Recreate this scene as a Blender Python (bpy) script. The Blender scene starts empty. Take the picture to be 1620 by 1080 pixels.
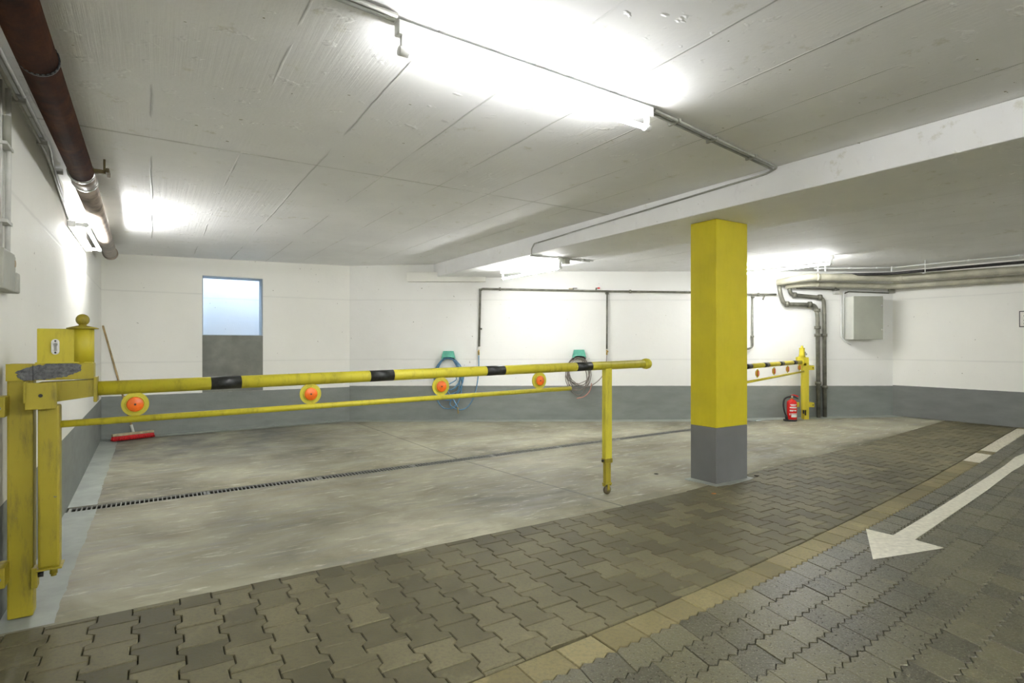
import bpy, bmesh, math, random
from mathutils import Vector, Matrix, noise as mnoise

# ------------------------------------------------------------ camera, world, exposure
C = bpy.context.scene.collection
SC = bpy.context.scene
CAMH, FPX, HZ = 1.25, 900.0, 545.0
cam_d = bpy.data.cameras.new('camera')
cam = bpy.data.objects.new('camera', cam_d); C.objects.link(cam)
cam.location = (0, 0, CAMH); cam.rotation_euler = (math.pi/2, 0, 0)
cam_d.sensor_width = 36; cam_d.lens = 20.0; cam_d.shift_y = (HZ-540)/1620.0
cam_d.clip_start = 0.05
SC.camera = cam
SC.view_settings.view_transform = 'Standard'
SC.view_settings.look = 'None'
SC.view_settings.gamma = 1
SC.view_settings.use_curve_mapping = False
SC.view_settings.exposure = 3.0
w = bpy.data.worlds.new('world'); SC.world = w; w.use_nodes = True
w.node_tree.nodes['Background'].inputs[0].default_value = (0.62, 0.78, 1.0, 1)
w.node_tree.nodes['Background'].inputs[1].default_value = 3.0
TUBE_W = 27.0           # emission strength of the fluorescent tubes

random.seed(7)
A = math.atan(0.6333); CA, SA = math.cos(A), math.sin(A)
def st(s, t, z=0.0): return Vector((s*CA - t*SA, s*SA + t*CA, z))      # building axes -> world
def to_st(p): return (p[0]*CA + p[1]*SA, -p[0]*SA + p[1]*CA)
def s_at(px, t):
    r = (px-810)/FPX
    return t*(SA + r*CA)/(CA - r*SA)
def at(px, py, Y): return Vector(((px-810)/FPX*Y, Y, CAMH+(HZ-py)*Y/FPX))
SL, TB, YB, SR = -0.582, 9.554, 9.577, 10.54        # left wall, back-left wall, back wall, right wall
T0 = -5.0                                            # wall behind the camera

# ------------------------------------------------------------ floor heights and edges
def lerp(tab, x):
    if x <= tab[0][0]: return tab[0][1]
    for (a, b), (c, d) in zip(tab, tab[1:]):
        if x <= c: return b+(d-b)*(x-a)/(c-a)
    return tab[-1][1]
BORDER = [(-1, 3.24), (3.1, 3.27), (4.0, 3.33), (5.0, 3.46), (6.8, 3.62), (10.6, 3.92)]
STRIPE = [(-1, 1.80), (1.0, 1.863), (1.7, 1.893), (2.93, 1.99), (4.45, 2.17), (6.0, 2.38), (7.44, 2.60), (10.0, 2.95), (10.8, 3.05)]
def border(s): return lerp(BORDER, s)
def stripe(s):
    return (lerp(STRIPE, s-.4)+lerp(STRIPE, s)+lerp(STRIPE, s+.4))/3
TD = 5.79
def fz(s, t):
    b = border(s); zd = -0.09+0.0085*(s+0.58)
    if t <= b: z = 0
    elif t <= TD: z = zd*(t-b)/(TD-b)
    else: z = zd+(t-TD)*0.012
    return z+0.06*min(1, max(0, (s-7.5)/3))
def fzw(p): return fz(*to_st(p))
def ceil_z(s): return 2.50+0.1*(s+0.58)/4.59 if s < 4.02 else 2.48

# ------------------------------------------------------------ materials
def mat(name):
    m = bpy.data.materials.new(name); m.use_nodes = True
    nt = m.node_tree; b = nt.nodes['Principled BSDF']
    return m, nt, b
def N(nt, t, **k):
    n = nt.nodes.new(t)
    for a, v in k.items(): setattr(n, a, v)
    return n
def coords(nt, kind='Object'):
    return N(nt, 'ShaderNodeTexCoord').outputs[kind]
def noise(nt, vec, scale, detail=4, rough=.55, dist=0):
    n = N(nt, 'ShaderNodeTexNoise'); n.inputs['Scale'].default_value = scale
    n.inputs['Detail'].default_value = detail; n.inputs['Roughness'].default_value = rough
    n.inputs['Distortion'].default_value = dist
    if vec is not None: nt.links.new(vec, n.inputs['Vector'])
    return n.outputs['Fac']
def ramp(nt, f, stops):
    r = N(nt, 'ShaderNodeValToRGB'); e = r.color_ramp.elements
    while len(e) < len(stops): e.new(0.5)
    for el, (p, c) in zip(e, stops):
        el.position = p; el.color = c if len(c) == 4 else (*c, 1)
    nt.links.new(f, r.inputs[0]); return r.outputs[0]
def mixc(nt, f, a, b, mode='MIX'):
    m = N(nt, 'ShaderNodeMix', data_type='RGBA', blend_type=mode)
    for i, v in ((0, f), (6, a), (7, b)):
        if isinstance(v, (int, float)): m.inputs[i].default_value = v
        elif isinstance(v, tuple): m.inputs[i].default_value = v if len(v) == 4 else (*v, 1)
        else: nt.links.new(v, m.inputs[i])
    return m.outputs[2]
def math_(nt, op, a, b=None, c=None, clamp=False):
    m = N(nt, 'ShaderNodeMath', operation=op); m.use_clamp = clamp
    for i, v in enumerate((a, b, c)):
        if v is None: continue
        if isinstance(v, (int, float)): m.inputs[i].default_value = v
        else: nt.links.new(v, m.inputs[i])
    return m.outputs[0]
def scaled(nt, vec, sc, rot=(0, 0, 0), loc=(0, 0, 0)):
    m = N(nt, 'ShaderNodeMapping'); m.inputs['Scale'].default_value = sc
    m.inputs['Rotation'].default_value = rot; m.inputs['Location'].default_value = loc
    nt.links.new(vec, m.inputs['Vector']); return m.outputs[0]
def bump(nt, b, h, strength=.3, dist=.01):
    n = N(nt, 'ShaderNodeBump'); n.inputs['Strength'].default_value = strength; n.inputs['Distance'].default_value = dist
    nt.links.new(h, n.inputs['Height']); nt.links.new(n.outputs[0], b.inputs['Normal'])
def sep(nt, v):
    n = N(nt, 'ShaderNodeSeparateXYZ'); nt.links.new(v, n.inputs[0]); return n.outputs

def simple(name, col, rough=.5, metal=0, var=.12, scale=8, bmp=0.0):
    m, nt, b = mat(name); v = coords(nt)
    f = noise(nt, v, scale)
    c2 = tuple(x*(1-var*2) for x in col); c1 = tuple(min(1, x*(1+var)) for x in col)
    nt.links.new(ramp(nt, f, [(.3, c2), (.7, c1)]), b.inputs['Base Color'])
    b.inputs['Roughness'].default_value = rough; b.inputs['Metallic'].default_value = metal
    if bmp: bump(nt, b, noise(nt, v, scale*6), bmp, .002)
    return m

WHITE = (0.80, 0.795, 0.73)
def wall_mat(name, band, grey=(0.205, 0.222, 0.202), white=WHITE):
    m, nt, b = mat(name); v = coords(nt); x, y, z = sep(nt, v)
    w1 = noise(nt, v, 1.1, 5)
    wc = mixc(nt, ramp(nt, w1, [(.35, (0, 0, 0)), (.7, (1, 1, 1))]), tuple(c*.95 for c in white), white)
    spots = ramp(nt, noise(nt, v, 22, 2, .6), [(.0, (0, 0, 0)), (.235, (0, 0, 0)), (.25, (1, 1, 1))])
    wc = mixc(nt, spots, (.30, .29, .24), wc)
    # faint block courses under the paint
    br = N(nt, 'ShaderNodeMath', operation='PINGPONG'); br.inputs[1].default_value = .5
    nt.links.new(z, br.inputs[0])
    groove = ramp(nt, math_(nt, 'ADD', br.outputs[0], math_(nt, 'MULTIPLY', noise(nt, v, 2.3), .006)), [(0, (0, 0, 0)), (.010, (0, 0, 0)), (.016, (1, 1, 1))])
    wc = mixc(nt, groove, mixc(nt, noise(nt, v, 1.7), tuple(c*.80 for c in white), wc), wc)
    g = mixc(nt, ramp(nt, noise(nt, scaled(nt, v, (1, 1, 3)), 3, 6), [(.3, (0, 0, 0)), (.7, (1, 1, 1))]), tuple(c*.86 for c in grey), tuple(c*1.08 for c in grey))
    zz = math_(nt, 'ADD', z, math_(nt, 'MULTIPLY', math_(nt, 'SUBTRACT', noise(nt, v, 9), .5), .008))
    f = math_(nt, 'GREATER_THAN', zz, band)
    nt.links.new(mixc(nt, f, g, wc), b.inputs['Base Color'])
    b.inputs['Roughness'].default_value = .62
    h = math_(nt, 'ADD', noise(nt, v, 6, 6, .6), math_(nt, 'MULTIPLY', noise(nt, v, 60, 3), .25))
    h = math_(nt, 'ADD', h, math_(nt, 'MULTIPLY', groove, .25))
    bump(nt, b, h, .28, .012)
    return m

def ceiling_mat(name='painted board marked concrete', seams=1.0):
    m, nt, b = mat(name); v0 = coords(nt)
    v = scaled(nt, v0, (1, 1, 1), (0, 0, -A)); x, y, z = sep(nt, v)    # x = s, y = t
    wob = math_(nt, 'MULTIPLY', math_(nt, 'SUBTRACT', noise(nt, v, .9), .5), .05)
    xs = math_(nt, 'ADD', x, wob)
    pp = math_(nt, 'PINGPONG', xs, .25)
    line = ramp(nt, pp, [(0, (1, 1, 1)), (.003, (.9, .9, .9)), (.008, (0, 0, 0))])
    msk = ramp(nt, noise(nt, scaled(nt, v, (4.1, .7, 1)), 1.3, 2), [(.44, (0, 0, 0)), (.52, (1, 1, 1))])
    ridge = math_(nt, 'MULTIPLY', line, msk)
    grain = noise(nt, scaled(nt, v, (34, .8, 1)), 1.2, 4, .6)
    gmask = ramp(nt, noise(nt, v, .8, 2), [(.42, (0, 0, 0)), (.62, (1, 1, 1))])
    lumps = ramp(nt, noise(nt, scaled(nt, v, (1, 1.6, 1)), 7, 3, .6), [(.62, (0, 0, 0)), (.72, (1, 1, 1))])
    yj = math_(nt, 'ABSOLUTE', math_(nt, 'SUBTRACT', math_(nt, 'ADD', y, math_(nt, 'MULTIPLY', xs, -.085)), 4.11))
    joint = ramp(nt, math_(nt, 'ADD', yj, wob), [(0, (1, 1, 1)), (.006, (1, 1, 1)), (.012, (0, 0, 0))])
    joint = math_(nt, 'MULTIPLY', joint, seams); ridge = math_(nt, 'MULTIPLY', ridge, seams)
    h = math_(nt, 'MULTIPLY', ridge, .9)
    h = math_(nt, 'ADD', h, math_(nt, 'MULTIPLY', math_(nt, 'MULTIPLY', grain, gmask), .28))
    h = math_(nt, 'ADD', h, math_(nt, 'MULTIPLY', lumps, .38))
    h = math_(nt, 'SUBTRACT', h, math_(nt, 'MULTIPLY', joint, .5))
    h = math_(nt, 'ADD', h, math_(nt, 'MULTIPLY', noise(nt, v, 45, 3), .09))
    bump(nt, b, h, .8, .014)
    base = mixc(nt, ramp(nt, noise(nt, v, 1.3, 6), [(.3, (0, 0, 0)), (.7, (1, 1, 1))]), (.80, .80, .795), (.89, .89, .885))
    st_ = ramp(nt, noise(nt, v, 5, 6, .7), [(.30, (0, 0, 0)), (.38, (1, 1, 1))])
    base = mixc(nt, st_, (.70, .69, .63), base)
    pit = ramp(nt, noise(nt, scaled(nt, v, (1, 1.4, 1)), 16, 2, .6), [(.0, (0, 0, 0)), (.225, (0, 0, 0)), (.24, (1, 1, 1))])
    base = mixc(nt, pit, (.25, .24, .17), base)
    base = mixc(nt, math_(nt, 'MULTIPLY', joint, .45), base, (.25, .24, .2))
    base = mixc(nt, math_(nt, 'MULTIPLY', ridge, .5), base, (.50, .50, .46))
    nt.links.new(base, b.inputs['Base Color']); b.inputs['Roughness'].default_value = .7
    return m

def concrete_mat():
    m, nt, b = mat('worn concrete slab'); v0 = coords(nt)
    v = scaled(nt, v0, (1, 1, 1), (0, 0, -A)); x, y, z = sep(nt, v)
    big = noise(nt, v, .9, 7, .62, .4)
    c = ramp(nt, big, [(.30, (.125, .115, .077)), (.44, (.225, .21, .143)), (.58, (.325, .31, .222)), (.74, (.48, .455, .34))])
    st_ = noise(nt, scaled(nt, v, (1.0, 4.5, 1)), 2.2, 8, .68, .6)
    c = mixc(nt, ramp(nt, st_, [(.34, (.55, .55, .55)), (.5, (0, 0, 0))]), c, (.17, .165, .145))
    lt = noise(nt, scaled(nt, v, (2, 7, 1), loc=(3, 1, 0)), 2, 8, .7, .3)
    c = mixc(nt, ramp(nt, lt, [(.56, (0, 0, 0)), (.70, (.6, .6, .6))]), c, (.66, .62, .50))
    # damp stain bay beside the left wall, behind the drain
    d1 = math_(nt, 'SUBTRACT', y, 6.0); d1 = math_(nt, 'MULTIPLY', d1, .45, clamp=True)
    d2 = math_(nt, 'MULTIPLY', math_(nt, 'SUBTRACT', 2.9, x), .6, clamp=True)
    stn = math_(nt, 'MULTIPLY', math_(nt, 'MULTIPLY', d1, d2), ramp(nt, noise(nt, v, 1.6, 6, .65), [(.38, (0, 0, 0)), (.60, (1, 1, 1))]))
    c = mixc(nt, math_(nt, 'MULTIPLY', stn, .85, clamp=True), c, (.10, .098, .095))
    # expansion joint
    jx = math_(nt, 'ABSOLUTE', math_(nt, 'SUBTRACT', math_(nt, 'ADD', x, math_(nt, 'MULTIPLY', y, .045)), 3.23))
    jx = math_(nt, 'ADD', jx, math_(nt, 'MULTIPLY', noise(nt, v, 8, 4), .008))
    j = ramp(nt, jx, [(0, (1, 1, 1)), (.010, (1, 1, 1)), (.014, (0, 0, 0))])
    c = mixc(nt, math_(nt, 'MULTIPLY', j, .75), c, (.06, .06, .05))
    nt.links.new(c, b.inputs['Base Color'])
    nt.links.new(ramp(nt, st_, [(.3, (.45, .45, .45)), (.7, (.75, .75, .75))]), b.inputs['Roughness'])
    h = math_(nt, 'SUBTRACT', math_(nt, 'ADD', noise(nt, v, 30, 6, .7), math_(nt, 'MULTIPLY', big, .6)), j)
    bump(nt, b, h, .25, .006)
    return m

def paver_mat(name, lo, hi, rough=(.55, .75), gr=60, bs=.35, speck=None, spec=.5, top=None):
    m, nt, b = mat(name); v = coords(nt)
    at_ = N(nt, 'ShaderNodeAttribute'); at_.attribute_name = 'tint'
    t = sep(nt, at_.outputs['Color'])[0]
    f = math_(nt, 'ADD', math_(nt, 'MULTIPLY', t, .55), math_(nt, 'MULTIPLY', noise(nt, v, 2.2, 6, .65), .75))
    f = math_(nt, 'ADD', f, math_(nt, 'MULTIPLY', math_(nt, 'SUBTRACT', noise(nt, v, .7, 3), .5), .5))
    c = ramp(nt, f, [(.35, lo), (.95, hi)] if not top else [(.35, lo), (.94, hi), (1.0, top)])
    fine = noise(nt, v, gr, 4, .7)
    c = mixc(nt, ramp(nt, fine, [(.35, (.5, .5, .5)), (.55, (0, 0, 0))]), c, tuple(x*.6 for x in lo))
    if speck: c = mixc(nt, ramp(nt, noise(nt, v, 110, 2, .5), [(.60, (0, 0, 0)), (.66, (.6, .6, .6))]), c, speck)
    c = mixc(nt, ramp(nt, noise(nt, v, 3.2, 5, .7), [(.60, (0, 0, 0)), (.72, (.5, .5, .5))]), c, tuple(min(1, x*1.5) for x in hi))
    nt.links.new(c, b.inputs['Base Color'])
    nt.links.new(ramp(nt, fine, [(.3, (rough[0],)*3), (.7, (rough[1],)*3)]), b.inputs['Roughness'])
    b.inputs['Specular IOR Level'].default_value = spec
    bump(nt, b, fine, bs, .003)
    return m

def yellow_mat(name, col=(.52, .44, .020), wear=.5, rough=.42, patch=None):
    m, nt, b = mat(name); v = coords(nt)
    c = mixc(nt, ramp(nt, noise(nt, v, 3.5, 5), [(.3, (0, 0, 0)), (.7, (1, 1, 1))]), tuple(x*.85 for x in col), col)
    drt = noise(nt, scaled(nt, v, (9, 9, 1.6)), 2.5, 6, .7)
    c = mixc(nt, math_(nt, 'MULTIPLY', ramp(nt, drt, [(.52, (0, 0, 0)), (.72, (1, 1, 1))]), wear), c, (.14, .11, .025))
    chips = ramp(nt, noise(nt, v, 26, 3, .6), [(.0, (1, 1, 1)), (.24, (1, 1, 1)), (.27, (0, 0, 0))])
    c = mixc(nt, math_(nt, 'MULTIPLY', chips, min(1, wear*1.6)), c, (.16, .15, .11))
    if patch:      # bare steel where the paint has flaked off, in the part's own coordinates
        (px, pz, rx, rz) = patch
        x, y, z = sep(nt, v)
        dx = math_(nt, 'DIVIDE', math_(nt, 'SUBTRACT', x, px), rx); dz = math_(nt, 'DIVIDE', math_(nt, 'SUBTRACT', z, pz), rz)
        dz = math_(nt, 'SUBTRACT', dz, math_(nt, 'MULTIPLY', dx, .35))
        d = math_(nt, 'ADD', math_(nt, 'POWER', math_(nt, 'ABSOLUTE', dx), 2.6), math_(nt, 'POWER', math_(nt, 'ABSOLUTE', dz), 2.2))
        d = math_(nt, 'ADD', d, math_(nt, 'MULTIPLY', math_(nt, 'SUBTRACT', noise(nt, v, 38, 5, .6), .5), 1.5))
        k = math_(nt, 'LESS_THAN', d, .92)
        steel = ramp(nt, noise(nt, v, 45, 5, .7), [(.35, (.035, .037, .04)), (.7, (.16, .165, .17))])
        c = mixc(nt, k, c, steel)
    nt.links.new(c, b.inputs['Base Color'])
    nt.links.new(ramp(nt, drt, [(.3, (rough,)*3), (.8, (.7,)*3)]), b.inputs['Roughness'])
    bump(nt, b, noise(nt, v, 35, 4), .12, .002)
    return m

def emis(name, col, st_):
    m, nt, b = mat(name)
    b.inputs['Base Color'].default_value = (.9, .9, .9, 1)
    b.inputs['Emission Color'].default_value = (*col, 1); b.inputs['Emission Strength'].default_value = st_
    return m

M = {}
M['wall_l'] = wall_mat('left wall paint', .515)
M['wall_bl'] = wall_mat('back left wall paint', .54)
M['wall_b'] = wall_mat('back wall paint', .558, white=(.81, .81, .765))
M['wall_r'] = wall_mat('right wall paint', .57, grey=(.17, .178, .163))
M['plain_white'] = wall_mat('plain white paint', -9)
M['shaft'] = wall_mat('light shaft paint', -9, white=(.74, .76, .78))
M['ceil'] = ceiling_mat()
M['beam'] = ceiling_mat('painted beam concrete', 0.0)
M['concrete'] = concrete_mat()
M['margin'] = simple('grey painted floor margin', (.31, .335, .295), .6, 0, .1, 5, .2)
M['bone'] = paver_mat('bone paver concrete', (.074, .065, .028), (.158, .139, .070))
M['tan'] = paver_mat('tan edging paver', (.135, .11, .042), (.27, .23, .105), top=(.62, .58, .46))
M['wave'] = paver_mat('zigzag driveway paver', (.037, .034, .013), (.104, .095, .043), (.20, .60), 60, .9, (.22, .21, .15), .75)
M['sand'] = simple('dark joint sand', (.035, .031, .018), .95, 0, .3, 40)
M['arrow'] = simple('worn white road paint', (.62, .60, .49), .6, 0, .10, 30, .4)
M['yellow'] = yellow_mat('worn yellow steel paint')
M['yellow_dirty'] = yellow_mat('scuffed yellow steel paint', (.34, .275, .012), .85, .38)
M['yellow_clean'] = yellow_mat('yellow rail paint', (.58, .51, .028), .45)
M['yellow_far'] = yellow_mat('bright yellow steel paint', (.68, .57, .025), .2)
M['yellow_patch'] = yellow_mat('yellow paint with bare patch', (.38, .31, .013), .5, .38, patch=(.105, 1.126, .12, .037))
M['column'] = yellow_mat('matt yellow wall paint', (.60, .50, .004), .06, .55)
M['col_grey'] = simple('grey plinth paint', (.15, .152, .145), .6, 0, .06, 3, .2)
M['black_band'] = simple('worn black band paint', (.018, .02, .018), .4, 0, .4, 60)
M['orange'] = simple('orange reflector', (.78, .14, .006), .3, 0, .12, 30)
M['dark'] = simple('dark steel', (.03, .028, .025), .5, .3, .3, 30)
M['steel'] = simple('galvanised steel', (.30, .30, .27), .42, .55, .15, 25)
M['chrome'] = simple('bright metal', (.6, .6, .58), .25, .8, .1, 40)
M['pipe_grey'] = simple('grey metal pipe', (.19, .185, .145), .42, .35, .25, 9)
M['pipe_light'] = simple('light grey conduit', (.50, .50, .46), .5, 0, .12, 9)
M['conduit_dark'] = simple('dull grey conduit', (.36, .36, .31), .5, 0, .15, 9)
M['beige'] = simple('cream pipe lagging', (.50, .48, .37), .5, 0, .12, 5)
M['rust'] = None
def rust():
    m, nt, b = mat('red brown cast iron'); v = coords(nt)
    f = noise(nt, v, 7, 7, .7)
    nt.links.new(ramp(nt, f, [(.3, (.016, .0045, .0015)), (.5, (.048, .0125, .0025)), (.7, (.085, .028, .006))]), b.inputs['Base Color'])
    b.inputs['Roughness'].default_value = .7; b.inputs['Specular IOR Level'].default_value = .06; bump(nt, b, f, .2, .003); return m
M['rust'] = rust()
M['wheel'] = simple('grimy cast wheel', (.15, .12, .06), .5, .2, .25, 30)
M['bracket'] = simple('olive brown bracket paint', (.10, .075, .02), .6, 0, .2, 20)
M['rust_light'] = simple('weathered light pipe', (.33, .27, .22), .4, .1, .3, 7)
M['box_grey'] = simple('grey enamel cabinet', (.36, .37, .30), .45, 0, .05, 3)
M['box_light'] = simple('pale plastic', (.62, .63, .56), .45, 0, .05, 3)
M['plastic_grey'] = simple('grey plastic', (.33, .33, .27), .5, 0, .08, 5)
M['lampwhite'] = simple('white enamel', (.72, .73, .70), .4, 0, .04, 4)
M['tube'] = emis('lit tube', (.975, .985, 1.0), TUBE_W)
M['tube_soft'] = emis('weakened lit tube', (.975, .985, 1.0), TUBE_W*.58)  # foreground tube set weaker so its halo stays small
M['tube_added'] = emis('stronger tube of the added unseen lamps', (.975, .985, 1.0), TUBE_W*1.35)  # stronger emission, only for the unseen lamps added behind the camera
M['wood'] = simple('broom wood', (.40, .29, .14), .55, 0, .2, 12)
M['wood_pale'] = simple('pale broom block', (.42, .36, .22), .6, 0, .2, 20)
M['red_bristle'] = simple('red bristles', (.62, .012, .015), .6, 0, .3, 90, .5)
M['red'] = simple('red enamel', (.70, .012, .010), .25, 0, .05, 5)
M['black'] = simple('black rubber', (.012, .012, .012), .45, 0, .2, 20)
M['label'] = simple('white label', (.75, .72, .66), .5, 0, .05, 20)
M['teal'] = simple('teal plastic', (.12, .45, .33), .45, 0, .1, 20)
M['blue_hose'] = simple('blue hose', (.10, .24, .38), .4, 0, .15, 20)
M['grey_hose'] = simple('grey brown hose', (.22, .19, .16), .5, 0, .15, 20)
M['red_hose'] = simple('faded red hose', (.55, .24, .18), .5, 0, .15, 20)
M['brass'] = simple('brass', (.45, .30, .08), .35, .7, .1, 20)
M['infill'] = simple('grey render infill', (.20, .205, .175), .8, 0, .14, 4, .4)
M['grey_reveal'] = simple('blue grey reveal', (.36, .42, .46), .7, 0, .1, 4, .2)
M['channel'] = simple('channel concrete', (.05, .048, .035), .9, 0, .3, 10)
M['leaf'] = simple('dry leaf', (.35, .14, .03), .8, 0, .2, 30)

# ------------------------------------------------------------ mesh helpers
class MB:
    def __init__(s): s.bm = bmesh.new(); s.mi = 0
    def _poly(s, vs, faces, mi=None):
        bv = [s.bm.verts.new(v) for v in vs]
        out = []
        for f in faces:
            try:
                fc = s.bm.faces.new([bv[i] for i in f]); fc.material_index = s.mi if mi is None else mi; out.append(fc)
            except ValueError: pass
        return out
    def box(s, a, b, M_=None, bev=0.0):
        """axis aligned box a..b, optional matrix, optional bevel"""
        x0, y0, z0 = a; x1, y1, z1 = b
        t = bmesh.new()
        vs = [t.verts.new(p) for p in ((x0,y0,z0),(x1,y0,z0),(x1,y1,z0),(x0,y1,z0),(x0,y0,z1),(x1,y0,z1),(x1,y1,z1),(x0,y1,z1))]
        for f in ((0,3,2,1),(4,5,6,7),(0,1,5,4),(1,2,6,5),(2,3,7,6),(3,0,4,7)): t.faces.new([vs[i] for i in f])
        if bev > 0: bmesh.ops.bevel(t, geom=t.edges[:], offset=bev, segments=2, affect='EDGES', profile=.6)
        if M_ is not None: bmesh.ops.transform(t, matrix=M_, verts=t.verts)
        s.merge(t); return s
    def merge(s, t):
        mp = {}
        for v in t.verts: mp[v] = s.bm.verts.new(v.co)
        for f in t.faces:
            n = s.bm.faces.new([mp[v] for v in f.verts]); n.material_index = s.mi; n.smooth = f.smooth
        t.free()
    def tube(s, pts, r, seg=14, cap=True, bend=0.0, closed=False, mi=None, axis=None):
        pts = [Vector(p) for p in pts]
        if bend > 0 and len(pts) > 2:
            out = [pts[0]]
            for i in range(1, len(pts)-1):
                p, a, b = pts[i], pts[i-1], pts[i+1]
                d = min(bend, (a-p).length*.45, (b-p).length*.45)
                pa = p+(a-p).normalized()*d; pb = p+(b-p).normalized()*d
                for k in range(7):
                    u = k/6; out.append(pa*(1-u)**2+p*2*u*(1-u)+pb*u*u)
            out.append(pts[-1]); pts = out
        n = len(pts); rs = r if isinstance(r, (list, tuple)) else [r]*n
        tans = []
        for i in range(n):
            a = pts[(i-1) % n] if (i > 0 or closed) else pts[0]; b = pts[(i+1) % n] if (i < n-1 or closed) else pts[-1]
            tans.append(axis if axis is not None else (b-a).normalized())
        up = Vector((0, 0, 1)) if abs(tans[0].z) < .9 else Vector((1, 0, 0))
        x = tans[0].cross(up).normalized()
        rings = []
        for i in range(n):
            x = (x-tans[i]*x.dot(tans[i])).normalized(); y = tans[i].cross(x)
            rings.append([s.bm.verts.new(pts[i]+(x*math.cos(2*math.pi*k/seg)+y*math.sin(2*math.pi*k/seg))*rs[i]) for k in range(seg)])
        m = s.mi if mi is None else mi
        for i in range(n if closed else n-1):
            R0, R1 = rings[i], rings[(i+1) % n]
            for k in range(seg):
                f = s.bm.faces.new((R0[k], R0[(k+1) % seg], R1[(k+1) % seg], R1[k])); f.smooth = True; f.material_index = m
        if cap and not closed:
            f = s.bm.faces.new(rings[0][::-1]); f.material_index = m
            f = s.bm.faces.new(rings[-1]); f.material_index = m
        return s
    def cyl(s, a, b, r, seg=20, r2=None):
        return s.tube([a, b], [r, r if r2 is None else r2], seg)
    def lathe(s, c, axis, prof, seg=24):
        """prof = list of (distance along axis, radius)"""
        c = Vector(c); ax = Vector(axis).normalized()
        return s.tube([c+ax*d for d, r in prof], [max(r, 1e-4) for d, r in prof], seg, axis=ax)
    def sphere(s, c, r, seg=20):
        k = 12
        return s.lathe(c, (0, 0, 1), [(-r*math.cos(math.pi*i/k), r*math.sin(math.pi*i/k)) for i in range(k+1)], seg)
    def prism(s, poly, z0, z1, M_=None):
        n = len(poly); vs = [(x, y, z0) for x, y in poly]+[(x, y, z1) for x, y in poly]
        if M_ is not None: vs = [M_ @ Vector(v) for v in vs]
        s._poly(vs, [tuple(range(n))[::-1], tuple(range(n, 2*n))]+[(i, (i+1) % n, n+(i+1) % n, n+i) for i in range(n)])
        return s
    def build(s, name, m, parent=None, smooth=False, recalc=True, root=None):
        """geometry is given in the coordinates of the parent (or of root when given)"""
        if recalc: bmesh.ops.recalc_face_normals(s.bm, faces=s.bm.faces)
        me = bpy.data.meshes.new(name); s.bm.to_mesh(me); s.bm.free()
        for k in (m if isinstance(m, (list, tuple)) else [m]): me.materials.append(k)
        o = bpy.data.objects.new(name, me); C.objects.link(o)
        if parent is not None: o.parent = parent
        return o

def frame(loc, rz):   return Matrix.Translation(Vector(loc)) @ Matrix.Rotation(rz, 4, 'Z')
def thing(name, label, cat, loc=(0, 0, 0), rz=0.0, group=None):
    o = bpy.data.objects.new(name, None); C.objects.link(o); o.empty_display_size = .1
    o.location = loc; o.rotation_euler = (0, 0, rz); o['label'] = label; o['category'] = cat
    if group: o['group'] = group
    return o
def tag(o, label, cat, group=None):
    o['label'] = label; o['category'] = cat
    if group: o['group'] = group
    return o
def struct(o, label=None):
    o['kind'] = 'structure'
    if label: o['label'] = label
    return o
def wbuild(mb, name, m, root, part=None):
    """mesh authored in world coordinates, hung under an unscaled root Empty (or under a part of it)"""
    Mi = frame(root.location, root.rotation_euler[2]).inverted()
    bmesh.ops.transform(mb.bm, matrix=Mi, verts=mb.bm.verts)
    return mb.build(name, m, part or root)
def rebase(o, loc):
    """move a world-built top-level mesh's origin to loc"""
    o.data.transform(Matrix.Translation(-Vector(loc))); o.location = loc
    return o
ST = Matrix.Rotation(A, 4, 'Z')      # building axes (s,t,z) -> world

# ------------------------------------------------------------ room shell
HW = 2.75
b = MB(); b.box((SL-.25, T0, -.35), (SL, TB+.25, HW), ST); struct(b.build('wall_left', M['wall_l']))
wy0, wy1 = s_at(320, TB), s_at(416, TB)
def z_on(px, py, t):
    s = s_at(px, t); Y = s*SA+t*CA
    return CAMH+(HZ-py)*Y/FPX
wz_top, wz_sill = z_on(368, 438, TB), z_on(368, 530.5, TB)
sc = to_st((-2.735, YB))[0]
b = MB()
b.box((SL, TB, -.35), (wy0, TB+.25, HW), ST); b.box((wy1, TB, -.35), (sc+.05, TB+.25, HW), ST)
b.box((wy0, TB, wz_top), (wy1, TB+.25, HW), ST); b.box((wy0, TB, -.35), (wy1, TB+.25, .54), ST)
struct(b.build('wall_back_left', M['wall_bl']))
b = MB(); b.box((wy0, TB+.006, .54), (wy1, TB+.20, wz_sill), ST); struct(b.build('trim_1', M['infill']), 'grey rendered infill under the niche opening')
# window niche and daylight shaft behind it
b = MB()
th = .012
b.box((wy0, TB+.02, wz_top-th), (wy1, TB+.30, wz_top), ST); b.box((wy1-th, TB+.02, wz_sill), (wy1, TB+.30, wz_top-th), ST)
b.box((wy0, TB+.02, wz_sill), (wy0+th, TB+.30, wz_top-th), ST); b.box((wy0+th, TB+.02, wz_sill), (wy1-th, TB+.30, wz_sill+.01), ST)
struct(b.build('window_1', M['grey_reveal']), 'opening to a daylit shaft in the back left wall')
b = MB()
b.box((wy0-.5, TB+.85, .3), (wy1+.5, TB+.95, 3.7), ST)
b.box((wy0-.6, TB+.25, .3), (wy0-.5, TB+.95, 3.7), ST); b.box((wy1+.5, TB+.25, .3), (wy1+.6, TB+.95, 3.7), ST)
b.box((wy0-.6, TB+.15, 2.75), (wy1+.6, TB+.25, 3.7), ST); b.box((wy0-.6, TB+.25, .2), (wy1+.6, TB+.95, .3), ST)
struct(b.build('wall_light_shaft', M['shaft']))
XR = 6.416
b = MB(); b.box((-2.735-.02, YB, -.35), (XR+.2, YB+.25, HW)); struct(b.build('wall_back', M['wall_b']))
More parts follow.
